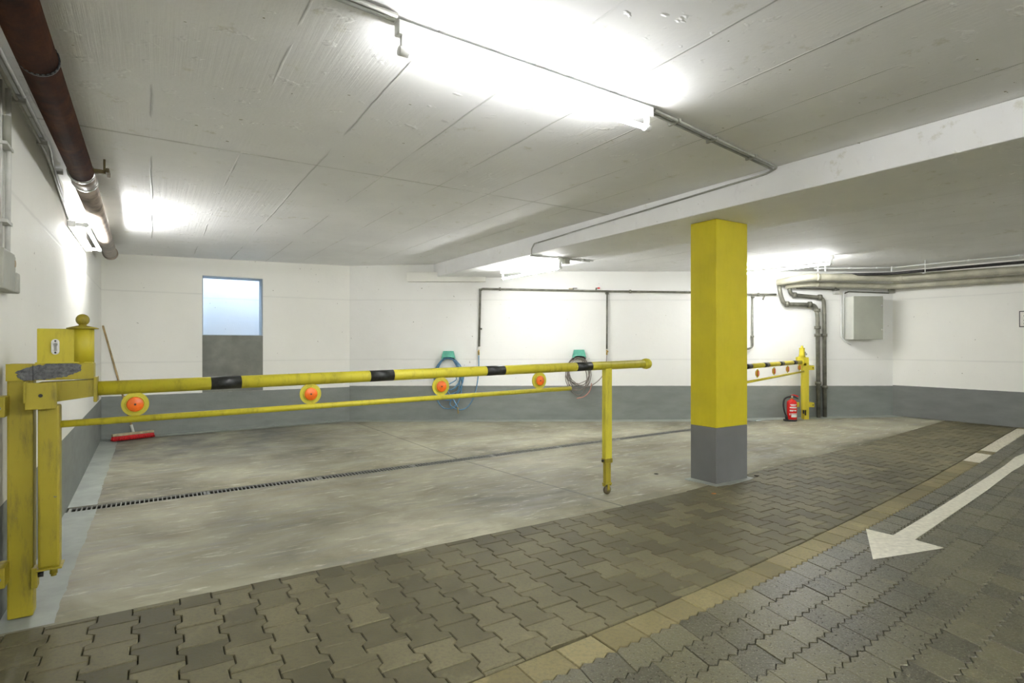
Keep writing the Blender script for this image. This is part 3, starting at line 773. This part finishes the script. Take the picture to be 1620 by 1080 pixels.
for q in (.10,):
    p = BK[2].lerp(BK[3], q); b = MB(); b.box((p.x-.012, p.y-.03, p.z-.04), (p.x-.004, p.y-.022, 2.48)); b.box((p.x-.012, p.y-.03, p.z-.04), (p.x+.006, p.y+.03, p.z-.030)); wbuild(b, 'hanger', M['lampwhite'], root)
WC = [at(1288, 424.5, 9.1), at(1412, 426.5, 9.0), at(1440, 424, 8.78), at(1700, 401.5, 7.35)]
for p in WC: p.z = 2.466
root = pipes('ceiling_conduit', 'thin white conduit on the ceiling above the cream pipes', 'conduit', WC[1], [('conduit', M['lampwhite'], [WC], .009, .06)])
for a_, c_, q in ((0, 1, .15), (0, 1, .45), (0, 1, .8), (2, 3, .1), (2, 3, .4), (2, 3, .7)):
    p = WC[a_].lerp(WC[c_], q); b = MB(); b.box((p.x-.01, p.y-.018, 2.455), (p.x+.01, p.y+.018, 2.48)); wbuild(b, 'clamp', M['lampwhite'], root)
for px in (1294, 1305.5, 1411): 
    b = MB(); p = at(px, 428, 8.95); b.box((p.x-.008, p.y-.008, 2.40), (p.x+.008, p.y+.008, 2.48))
    wbuild(b, 'hanger', M['lampwhite'], root)
# wiring round the cabinet
yc = YB-.025
root = pipes('cabinet_conduit', 'grey conduits framing the left side and top of the cabinet', 'conduit', at(1331, 540, yc), [
    ('conduit', M['lampwhite'], [[at(1331, 466, yc), at(1331, 533, yc), at(1337, 540, yc), at(1346, 545, yc)], [at(1334.6, 536, yc), at(1334.6, 462, yc), at(1338, 459.5, yc), at(1409, 462, yc)]], .011, .04),
    ('conduit', M['pipe_grey'], [[at(1260, 456, yc), at(1322, 458, yc)], [at(1336, 464, yc), at(1343, 461, yc), at(1406, 463.5, yc)]], .010, .03)])
b = MB(); b.box((at(1406, 460, yc).x, yc-.03, at(1406, 464, yc).z), (at(1414, 460, yc).x, YB, at(1414, 457, yc).z), bev=.005); wbuild(b, 'junction_box', M['plastic_grey'], root)
p = at(1322, 458, YB-.06)
root = thing('shut_off_valve', 'small metal valve on the back wall left above the cabinet', 'valve', p)
b = MB(); b.sphere(p, .03, 14); b.cyl(p+Vector((-.06, 0, 0)), p+Vector((.06, 0, 0)), .016); b.cyl(p, p+Vector((0, 0, .06)), .012); b.cyl(p, (p.x, YB, p.z), .014); wbuild(b, 'valve_body', M['steel'], root)
b = MB(); b.cyl(p+Vector((0, 0, .055)), p+Vector((0, 0, .07)), .03, 14); wbuild(b, 'hand_wheel', M['dark'], root)
b = MB(); b.box((p.x-.02, p.y-.02, p.z-.075), (p.x+.07, p.y+.06, p.z-.02), bev=.012); wbuild(b, 'valve_base', M['pipe_light'], root)
# electrical cabinet
root = thing('electrical_cabinet', 'grey metal electrical cabinet hung on the back wall near the right corner', 'cabinet', (5.83, YB, 1.33))
x0, x1, y0, z0, z1 = 5.595, 6.065, YB-.275, 1.335, 2.045
b = MB(); b.box((x0, y0+.02, z0), (x1, YB, z1), bev=.006); wbuild(b, 'body', M['box_light'], root)
b = MB(); b.box((x0-.003, y0, z0+.002), (x1+.003, y0+.018, z1-.002), bev=.004); door = wbuild(b, 'door', M['box_grey'], root)
for zz in (z1-.16, z0+.16):
    b = MB(); b.cyl((x1-.022, y0-.006, zz), (x1-.022, y0+.002, zz), .013, 14); b.box((x1-.024, y0-.010, zz-.010), (x1-.020, y0-.004, zz+.010)); wbuild(b, 'lock', M['chrome'], root, door)
# framed plate on the right wall
p = st(SR-.008, 2.886, 1.617)
root = thing('wall_plate', 'small framed white notice plate on the right wall at the picture edge', 'sign', p, A)
b = MB(); b.box((-.008, -.12, -.115), (.008, .12, .115), bev=.002); b.build('frame', M['dark'], root)
b = MB(); b.box((-.011, -.108, -.103), (-.007, .108, .103)); b.build('panel', M['label'], root)
b = MB(); b.cyl((-.014, .05, .045), (-.010, .05, .045), .018, 12); b.build('print', M['dark'], root)
for zz in (-.02, -.065): b = MB(); b.box((-.013, .035, zz-.008), (-.010, .068, zz+.008)); b.build('print', M['dark'], root)

# ------------------------------------------------------------ hoses
def hanger(label, px, py, z_):
    p = at(px, py, YB-.01); r = thing('hose_hanger', label, 'hanger', p, 0, 'teal hose hangers')
    w1, w2, h = .082, .115, .15
    b = MB(); b._poly([(x, y, z) for (x, z) in ((-w1, h/2), (w1, h/2), (w2, -h/2+.02), (.06, -h/2+.045), (-.06, -h/2+.045), (-w2, -h/2+.02)) for y in (-.10, 0.0)],
            [(0, 2, 4, 6, 8, 10), (11, 9, 7, 5, 3, 1)]+[(2*i, 2*i+1, (2*i+3) % 12, (2*i+2) % 12) for i in range(6)])
    b.box((-.10, -.12, -h/2+.015), (-.085, -.10, h/2-.05)); b.build('cradle', M['teal'], r)
    b = MB(); b.tube([Vector((.105*math.cos(a), -.06, -.085+.045*math.sin(a))) for a in [math.pi*k/8 for k in range(9)]], .012, 8); b.build('support_rib', M['dark'], r)
    return p
def coil(name, label, px, py, m, turns, rx, rz, tail, seedn, r=.0095, extra=None):
    p0 = at(px, py, YB-.075); root = thing(name, label, 'hose', p0, 0, 'coiled hoses')
    rr = random.Random(seedn)
    pts = []; n = 26
    ax_, az = rx, rz
    for k in range(int(turns*n)):
        a = 2*math.pi*k/n+math.pi/2
        if k % n == 0:
            ax_ = rx*rr.uniform(.72, 1.0); az = rz*rr.uniform(.50, 1.0); ox = rr.uniform(-.035, .035); yy = rr.uniform(-.030, .045)
            if k == 0: A0, Z0, O0, Y0 = ax_, az, ox, yy
        f = .12
        A0 += (ax_-A0)*f; Z0 += (az-Z0)*f; O0 += (ox-O0)*f; Y0 += (yy-Y0)*f
        c, s_ = math.cos(a), math.sin(a)
        x = O0+A0*math.copysign(abs(c)**.85, c)*(1.0 if s_ < 0 else .80+.2*(1-s_))
        z = (s_-1)*Z0 + .01*rr.uniform(-1, 1)
        pts.append(p0+Vector((x, Y0, z)))
    b = MB(); b.tube(pts, r, 8); wbuild(b, 'hose_coil', M[m], root)
    b = MB(); b.tube(smooth_path([pts[-1]]+tail), r, 8); wbuild(b, 'hose_tail', M[m], root)
    if extra:
        for pp, mm in extra: b = MB(); b.tube(smooth_path(pp), r, 8); o = wbuild(b, 'hose_end', M[mm], root); o['label'] = 'faded red length' if mm == 'red_hose' else 'brass nozzle'
    return root
def smooth_path(P, n=8):
    P = [Vector(p) for p in P]; out = []
    Q = [P[0]]+P+[P[-1]]
    for i in range(1, len(Q)-2):
        for k in range(n):
            u = k/n; a, b_, c, d = Q[i-1], Q[i], Q[i+1], Q[i+2]
            out.append(.5*((2*b_)+(-a+c)*u+(2*a-5*b_+4*c-d)*u*u+(-a+3*b_-3*c+d)*u**3))
    out.append(P[-1]); return out
hanger('teal plastic hose hanger on the back wall holding the blue hose', 710, 562, 0)
hanger('teal plastic hose hanger on the back wall holding the grey hose', 915.5, 560, 0)
YH = YB-.07
coil('garden_hose', 'blue garden hose coiled on the left teal hanger', 709, 566, 'blue_hose', 6.6, .26, .46,
     [at(712, 640, YH), at(728, 648, YH), at(742, 641, YH), at(752, 620, YH), at(757, 590, YH), at(757.5, 562, PW)], 3,
     extra=[([at(716, 590, YH-.03), at(722, 600, YH-.03), at(706, 612, YH-.03), at(716, 630, YH-.03), at(724, 644, YH-.03)], 'blue_hose'), ([at(724, 644, YH-.03), at(725, 654, YH-.03)], 'brass')])
coil('garden_hose', 'grey brown hose with a faded red length coiled on the right teal hanger', 914.5, 565, 'grey_hose', 6.4, .225, .34,
     [at(926, 612, YH), at(940, 607, YH), at(952, 596, YH), at(958, 582, YH), at(960, 562, PW)], 11, r=.0072,
     extra=[([at(936, 606, YH-.03), at(933, 618, YH-.03), at(924, 627, YH-.03), at(912, 630, YH-.03)], 'red_hose')])

# ------------------------------------------------------------ the near swing barrier
def ss(px, t): return s_at(px, t)
B0 = st(-.51, 3.45, 0)
root = thing('swing_barrier', 'large yellow swing barrier with black bands and orange reflectors across the near parking bay', 'barrier', B0, A, 'yellow swing barriers')
def L(s, t, z): return Vector((s+.51, t-3.45, z))       # building axes -> barrier frame
def LB(b, s0, s1, t0, t1, z0, z1, bev=.003): b.box(tuple(L(s0, t0, z0)), tuple(L(s1, t1, z1)), bev=bev); return b
zf = .0
b = MB(); LB(b, -.555, -.462, 3.40, 3.49, .0, 1.162, .008); b.build('post', M['yellow_dirty'], root)
for zc_ in (.975, .225):
    b = MB(); LB(b, SL+.002, -.545, 3.30, 3.42, zc_-.045, zc_+.045, .004); br = b.build('wall_bracket', M['yellow_dirty'], root)
    b = MB(); b.cyl(L(-.566, 3.285, zc_-.005), L(-.566, 3.31, zc_-.005), .010, 6); b.cyl(L(-.566, 3.262, zc_-.005), L(-.566, 3.30, zc_-.005), .005, 8); b.build('bolt', M['steel'], br)
b = MB(); LB(b, -.462, -.235, 3.385, 3.485, 1.085, 1.162, .004); b.box(tuple(L(-.556, 3.384, 1.085)), tuple(L(-.462, 3.40, 1.162)))
b.build('header_arm', M['yellow_patch'], root)
b = MB(); LB(b, -.449, -.293, 3.40, 3.47, 1.163, 1.325, .004); LB(b, -.455, -.24, 3.39, 3.48, 1.162, 1.168, .001); box = b.build('lock_box', M['yellow'], root)
b = MB()
lc = L(-.381, 3.398, 1.240)
def stadium(c, w_, h, y0, y1, n=10):
    pts = [(c.x+w_*math.cos(a), c.z+h+w_*math.sin(a)) for a in [math.pi*k/n for k in range(n+1)]]+[(c.x+w_*math.cos(a), c.z-h+w_*math.sin(a)) for a in [math.pi+math.pi*k/n for k in range(n+1)]]
    N_ = len(pts); b._poly([(x, y0, z) for x, z in pts]+[(x, y1, z) for x, z in pts], [tuple(range(N_)), tuple(range(N_, 2*N_))[::-1]]+[(i, (i+1) % N_, N_+(i+1) % N_, N_+i) for i in range(N_)])
stadium(lc, .0155, .021, lc.y-.006, lc.y); b.build('lock_escutcheon', M['chrome'], box)
b = MB(); b.cyl(lc+Vector((0, -.008, .011)), lc+Vector((0, -.002, .011)), .008, 14); b.box((lc.x-.0055, lc.y-.008, lc.z-.02), (lc.x+.0055, lc.y-.002, lc.z+.01)); b.build('lock_cylinder', M['steel'], box)
for dz in (.027, -.027): b = MB(); b.cyl(lc+Vector((0, -.0075, dz)), lc+Vector((0, -.002, dz)), .004, 10); b.build('screw', M['dark'], box)
cc = L(-.282, 3.435, 1.163)
b = MB(); b.lathe(cc, (0, 0, 1), [(0, .046), (.164, .046)], 28); b.build('pivot_cylinder', M['yellow'], root)
b = MB(); b.lathe(cc+Vector((0, 0, .163)), (0, 0, 1), [(0, .0635), (.004, .064), (.012, .035), (.017, .016), (.024, .014)], 28)
b.sphere(cc+Vector((0, 0, .207)), .028, 20); b.build('ball_finial', M['yellow_dirty'], root)
# moving part: hinge tube, boom, rail, reflectors, prop leg
hp = L(-.40, 3.43, 0)
b = MB(); LB(b, -.441, -.361, 3.355, 3.435, .222, .97, .010); b.build('hinge_post', M['yellow_dirty'], root)
b = MB(); LB(b, -.478, -.366, 3.300, 3.312, .958, 1.078, .003); LB(b, -.483, -.47, 3.30, 3.345, .99, 1.083, .002); LB(b, -.455, -.37, 3.312, 3.355, .965, 1.07, .002); pl = b.build('end_plate', M['yellow_dirty'], root)
b = MB(); b.cyl(L(-.423, 3.2985, 1.02), L(-.423, 3.301, 1.02), .008, 14); b.build('plate_hole', M['black'], pl)
b = MB(); LB(b, -.446, -.352, 3.345, 3.45, .214, .222, .002); b.build('foot_plate', M['yellow_dirty'], root)
b = MB(); b.cyl(L(-.388, 3.40, .214), L(-.388, 3.40, .180), .015, 16); b.cyl(L(-.388, 3.40, .18), L(-.388, 3.40, .170), .011, 16); b.build('pivot_pin', M['yellow_dirty'], root)
b = MB(); LB(b, -.468, -.445, 3.38, 3.44, .13, .222, .003); b.build('pivot_bracket', M['yellow_dirty'], root)
b = MB(); b.cyl(L(-.445, 3.40, .185), L(-.425, 3.40, .185), .012, 6); b.build('bolt', M['dark'], root)
def bt(s): return 3.435+(s+.22)*.0535      # the boom stands slightly open
bz = lambda s: 1.036+(s+.22)*.0112
b = MB(); b._poly([tuple(L(s_, t_, z_)) for s_, z0_, z1_ in ((-.44, .975, 1.075), (-.232, 1.002, 1.082)) for t_ in (3.385, 3.47) for z_ in (z0_, z1_)],
        [(0, 1, 3, 2), (4, 6, 7, 5), (0, 4, 5, 1), (2, 3, 7, 6), (1, 5, 7, 3), (0, 2, 6, 4)]); b.build('boom_root', M['yellow_dirty'], root)
b = MB(); LB(b, -.236, -.222, 3.375, 3.49, .975, 1.095, .003); b.build('flange', M['yellow_dirty'], root)
be = 3.72
b = MB(); b.tube([L(-.222, bt(-.222), bz(-.222)), L(be, bt(be), bz(be))], .035, 28); boom = b.build('boom', M['yellow_clean'], root)
for x0_, x1_ in ((333, 381), (584, 621.5), (768, 797), (911, 935)):
    sa, sb = ss(x0_, bt(ss(x0_, 3.5))), ss(x1_, bt(ss(x1_, 3.5)))
    b = MB(); b.tube([L(sa, bt(sa), bz(sa)), L(sb, bt(sb), bz(sb))], .0354, 28); o = b.build('black_band', M['black_band'], boom)
b = MB(); d_ = (L(be, bt(be), bz(be))-L(0, bt(0), bz(0))).normalized(); b.lathe(L(be, bt(be), bz(be))-d_*.035, d_, [(0, .0352), (.012, .044), (.04, .048), (.068, .043), (.085, .028), (.09, .004)], 28); b.build('end_cap', M['yellow_clean'], root)
rz_ = lambda s: .877+(s+.36)*.0075
b = MB(); b.tube([L(-.362, bt(-.362)-.035, rz_(-.362)), L(2.83, bt(2.83)-.005, rz_(2.83))], .0165, 18); b.build('lower_rail', M['yellow_clean'], root)
for px in (214, 491, 697, 853):
    s0 = ss(px, bt(ss(px, 3.5))-.01); t0 = bt(s0)-.012; zc_ = (bz(s0)-.035+rz_(s0)+.0165)/2+.002
    hh = (bz(s0)-.035-rz_(s0)-.0165)/2+.006
    b = MB(); b.cyl(L(s0, t0-.004, zc_), L(s0, t0+.004, zc_), hh, 32); b.lathe(L(s0, t0-.004, zc_), (0, -1, 0), [(0, .043), (.008, .043), (.008, .037), (.001, .037)], 28); rf = b.build('reflector', M['yellow_clean'], root)
    b = MB(); b.lathe(L(s0, t0-.005, zc_), (0, -1, 0), [(0, .0365), (.011, .0365), (.013, .033), (.013, .0002)], 28); o = b.build('orange_lens', M['orange'], rf); o['label'] = 'orange reflector lens'
    b = MB(); b.cyl(L(s0, t0-.017, zc_), L(s0, t0-.021, zc_), .005, 10); b.build('screw', M['dark'], rf)
sl = 3.24; tl = bt(sl); zl = fz(sl, tl)
b = MB(); LB(b, sl-.036, sl+.036, tl-.024, tl+.024, .255, bz(sl)-.02, .006); leg = b.build('prop_leg', M['yellow_clean'], root)
b = MB(); b.cyl(L(sl-.052, tl, .277), L(sl+.052, tl, .277), .007, 10); b.cyl(L(sl-.052, tl, .277), L(sl-.044, tl, .277), .012, 6); b.cyl(L(sl+.044, tl, .277), L(sl+.052, tl, .277), .012, 6); b.build('height_bolt', M['dark'], leg)
b = MB(); LB(b, sl-.039, sl+.039, tl-.027, tl+.027, .258, .296, .003); b.build('collar', M['yellow_dirty'], leg)
b = MB(); LB(b, sl-.028, sl+.028, tl-.019, tl+.019, .085, .262, .004); b.build('inner_leg', M['yellow_dirty'], root)
b = MB()
LB(b, sl-.035, sl+.035, tl-.024, tl+.024, .078, .088, .002)
for d in (-1, 1): LB(b, sl-.011, sl+.011, tl+d*.020-.0025, tl+d*.020+.0025, .022, .08, .002)
for d in (-1, 1): LB(b, sl+d*.034-.006, sl+d*.034+.006, tl-.012, tl+.012, .062, .092, .002)
b.build('wheel_fork', M['yellow_dirty'], root)
wz_ = zl+.037
b = MB(); b.lathe(L(sl, tl-.013, wz_), (0, 1, 0), [(0, .008), (0, .030), (.005, .0365), (.021, .0365), (.026, .030), (.026, .008)], 24); b.cyl(L(sl, tl-.026, wz_), L(sl, tl+.026, wz_), .006, 10); b.build('wheel', M['wheel'], root)

# ------------------------------------------------------------ the far swing barrier
FP = Vector((4.78, 9.36, 0)); fzp = fzw(FP)
fd = math.atan2(-.79, -.6)
root = thing('swing_barrier', 'smaller looking yellow swing barrier standing open at the back wall beside the fire extinguisher', 'barrier', (FP.x, FP.y, fzp), 0, 'yellow swing barriers')
q = fzp
FY = M['yellow_far']
Wp = lambda px, py, Y: at(px, py, Y)
b = MB(); b.box((.0, -.045, 0), (.085, .045, .98), bev=.006); b.build('post', FY, root)
for z_ in (.845, .235):
    b = MB(); b.box((.085, -.01, z_-.037), (.19, .045, z_+.037), bev=.003); b.box((.15, .045, z_-.037), (.2, YB-FP.y, z_+.037)); br = b.build('wall_bracket', FY, root)
    b = MB(); b.cyl((.165, -.02, z_), (.165, -.008, z_), .009, 8); b.build('bolt', M['dark'], br)
b = MB(); b.box((-.12, -.01, .20), (-.055, .035, .275), bev=.003); b.build('pivot_bracket', FY, root)
b = MB(); b.box((-.055, -.10, .16), (.018, -.045, .93), bev=.008); b.build('hinge_post', FY, root)
b = MB(); b.cyl((-.02, -.07, .16), (-.02, -.07, .10), .012, 12); b.cyl((.02, -.06, .16), (.02, -.06, .07), .010, 12); b.build('pivot_pin', M['dark'], root)
b = MB(); b.box((-.095, -.105, .93), (.05, .04, 1.02), bev=.005); b.box((-.03, -.1, .88), (.045, .04, .93), bev=.004); b.build('header_arm', FY, root)
b = MB(); b.lathe((-.035, -.05, 1.02), (0, 0, 1), [(0, .055), (.05, .042), (.13, .040), (.14, .04)], 20); b.build('pivot_cylinder', FY, root)
b = MB(); b.lathe((-.035, -.05, 1.158), (0, 0, 1), [(0, .045), (.012, .045), (.02, .018), (.028, .014)], 20); b.sphere((-.035, -.05, 1.19), .021, 14); b.build('ball_finial', FY, root)
b = MB(); b.box((0.0, -.03, 1.08), (.04, 0, 1.11), bev=.003); b.cyl((.035, -.05, 1.07), (.035, .0, 1.07), .018, 12); b.build('lock', M['steel'], root)
dv = Vector((-.6, -.79, 0)).normalized()
p0 = Vector((-.03, -.07, .945)); p1 = p0+dv*3.95+Vector((0, 0, .03))
b = MB(); b.tube([p0, p1], .031, 20); boom = b.build('boom', FY, root)
b = MB(); b.cyl(p0+dv*.16, p0+dv*.18, .055, 16); b.box((-.17, -.19, .98), (-.13, -.15, 1.03)); b.build('flange', FY, root)
def on_boom(px):   # distance along the boom where it projects to px
    lo, hi = 0, 4
    for _ in range(40):
        m_ = (lo+hi)/2; w_ = FP+p0+dv*m_
        if w_.x/w_.y*FPX+810 > px: lo = m_
        else: hi = m_
    return lo
for px in (1187.5, 1215, 1238.5, 1259):
    k = on_boom(px); b = MB(); a_ = p0+(p1-p0)*(k/3.95); e_ = p0+(p1-p0)*((k+.26)/3.95); b.tube([a_, e_], .0316, 20); b.build('black_band', M['black_band'], boom)
r0 = Vector((-.02, -.08, .79)); r1 = r0+dv*3.45
b = MB(); b.tube([r0, r1], .015, 14); b.build('lower_rail', FY, root)
for px in (1198.3, 1224.5, 1246.2, 1264.6):
    k = on_boom(px); c_ = p0.lerp(p1, k/3.95); c2 = r0.lerp(r1, k/3.45); cz_ = (c_.z-.03+c2.z+.015)/2; c_ = Vector((c_.x, c_.y, cz_)); nrm = Vector((dv.y, -dv.x, 0))
    if nrm.y > 0: nrm = -nrm
    nn = Vector((-dv.y, dv.x, 0)).normalized()
    b = MB(); b.cyl(c_-nn*.004, c_+nn*.004, .053, 24); rf = b.build('reflector', FY, root)
    b = MB(); b.cyl(c_-nn*.016, c_+nn*.016, .036, 20); o = b.build('orange_lens', M['orange'], rf); o['label'] = 'orange reflector lens'
lg = p0.lerp(p1, 3.45/3.95); gz = fzw(FP+lg)-fzp
b = MB(); b.box((lg.x-.03, lg.y-.03, .25), (lg.x+.03, lg.y+.03, lg.z), bev=.005); b.build('prop_leg', FY, root)
b = MB(); b.box((lg.x-.022, lg.y-.022, gz+.06), (lg.x+.022, lg.y+.022, .25)); b.build('inner_leg', FY, root)
b = MB(); b.lathe((lg.x-.013, lg.y, gz+.034), (1, 0, 0), [(0, .01), (0, .032), (.026, .032), (.026, .01)], 20); b.box((lg.x-.02, lg.y-.02, gz+.05), (lg.x+.02, lg.y+.02, gz+.065)); b.build('wheel', M['steel'], root)

# ------------------------------------------------------------ fire extinguisher
ex = Vector((4.525, 9.20, 0)); ex.z = fzw(ex)+.001
root = thing('fire_extinguisher', 'red fire extinguisher standing on the floor beside the far yellow barrier', 'fire extinguisher', ex)
b = MB(); b.lathe((0, 0, .02), (0, 0, 1), [(0, .070), (.01, .076), (.27, .076), (.295, .070), (.315, .052), (.325, .030), (.335, .024)], 28); cyl = b.build('cylinder', M['red'], root)
b = MB(); b.lathe((0, 0, 0), (0, 0, 1), [(0, .074), (.004, .078), (.028, .078), (.03, .072)], 28); b.build('base_ring', M['black'], root)
b = MB()
def lab(a0, a1, z0, z1):
    n = 8; vs = []
    for i in range(n+1):
        a = a0+(a1-a0)*i/n
        for z in (z0, z1):
            for r_ in (.0763, .0772): vs.append((r_*math.sin(a), -r_*math.cos(a), z))
    for i in range(n):
        o_ = i*4; b._poly([vs[o_+k] for k in (1, 5, 7, 3)], [(0, 1, 2, 3)])
for (a0, a1, z0, z1) in ((-.75, .55, .262, .275), (-.6, .4, .248, .256), (-.85, .6, .212, .232), (-.85, .0, .175, .185), (-.85, -.2, .162, .171), (.05, .5, .165, .185), (-.9, -.75, .10, .13), (-.6, .75, .118, .128), (-.55, .7, .068, .112)):
    b = MB(); lab(a0, a1, z0, z1); b.build('label_print', M['label'], cyl, recalc=False)
b = MB(); b.lathe((0, 0, .35), (0, 0, 1), [(0, .022), (.03, .022), (.03, .012)], 16); b.build('valve', M['brass'], root)
b = MB()
b._poly([(x, y, z) for x, z in ((-.03, .375), (-.02, .415), (.03, .408), (.10, .365), (.105, .345), (.04, .375)) for y in (-.014, .014)], [(0, 2, 4, 6, 8, 10), (11, 9, 7, 5, 3, 1)]+[(2*i, 2*i+1, (2*i+3) % 12, (2*i+2) % 12) for i in range(6)])
b.build('carry_handle', M['black'], root)
b = MB(); b._poly([(x, y, z) for x, z in ((-.02, .418), (.03, .428), (.09, .41), (.11, .39), (.10, .385), (.03, .412)) for y in (-.012, .012)], [(0, 2, 4, 6, 8, 10), (11, 9, 7, 5, 3, 1)]+[(2*i, 2*i+1, (2*i+3) % 12, (2*i+2) % 12) for i in range(6)])
b.build('squeeze_lever', M['red'], root)
b = MB(); b.cyl((-.01, -.025, .395), (-.01, -.032, .395), .016, 14); b.build('pressure_gauge', M['chrome'], root)
b = MB(); b.tube(smooth_path([(-.02, 0, .388), (-.07, -.005, .385), (-.125, -.01, .35), (-.14, -.01, .26), (-.125, -.01, .16), (-.095, -.01, .08)]), .013, 12); b.build('hose', M['black'], root)
b = MB(); b.tube([(-.10, -.01, .10), (-.088, -.01, .03)], [.018, .024], 12); b.box((-.125, -.03, 0), (-.06, .03, .03), bev=.004); b.build('nozzle', M['black'], root)

# ------------------------------------------------------------ broom
Ap, Bp = Vector((-5.33, 7.58, 0)), Vector((-5.03, 7.98, 0)); mid = (Ap+Bp)/2; fzb = fzw(mid)+.004
ang = math.atan2(Bp.y-Ap.y, Bp.x-Ap.x)
root = thing('broom', 'push broom with red bristles and a wooden handle leaning in the left back corner', 'broom', (mid.x, mid.y, fzb), ang)
hl = (Bp-Ap).length/2
b = MB(); b.box((-hl, -.035, .062), (hl, .035, .095), bev=.008); b.build('head', M['wood_pale'], root)
b = MB(); n = 44
for i in range(n):
    for j in range(5):
        x = -hl+.012+(2*hl-.024)*i/(n-1); y = -.026+.052*j/4
        fx = (x/hl)*.012+random.uniform(-.003, .003); fy = y*.35+random.uniform(-.003, .003)
        b.tube([(x, y, .066), (x+fx, y+fy, .004)], [.0058, .0075], 5)
b.build('bristles', M['red_bristle'], root)
top = frame((mid.x, mid.y, fzb), ang).inverted() @ st(SL+.022, TB-.03, 1.50)
base = Vector((0.0, 0, .10)); d_ = (top-base).normalized()
b = MB(); b.tube([base-d_*.005, base+d_*.10], .017, 14); b.build('socket', M['box_light'], root)
b = MB(); b.tube([base+d_*.06, top], .0125, 14); b.sphere(top, .0125, 12); b.build('handle', M['wood'], root)

# ------------------------------------------------------------ bits on the floor
def leaf(label, px, py, sz, m):
    x, y = unz(px, py, .0); z = fzw((x, y))
    b = MB(); n = 9; r_ = random.Random(px)
    b.prism([(sz*r_.uniform(.6, 1.1)*math.cos(2*math.pi*k/n), sz*r_.uniform(.4, .8)*math.sin(2*math.pi*k/n)) for k in range(n)], 0, sz*.35)
    o = b.build('dry_leaf', m); o.location = (x, y, z+.001); tag(o, label, 'leaf')
leaf('small orange-brown leaf on the paving in front of the column', 1129, 781, .020, M['leaf'])
leaf('small dark leaf on the paving right of the column', 1197, 753, .022, M['sand'])
leaf('small curled dark leaf on the concrete left of the column', 1038, 748, .020, M['sand'])
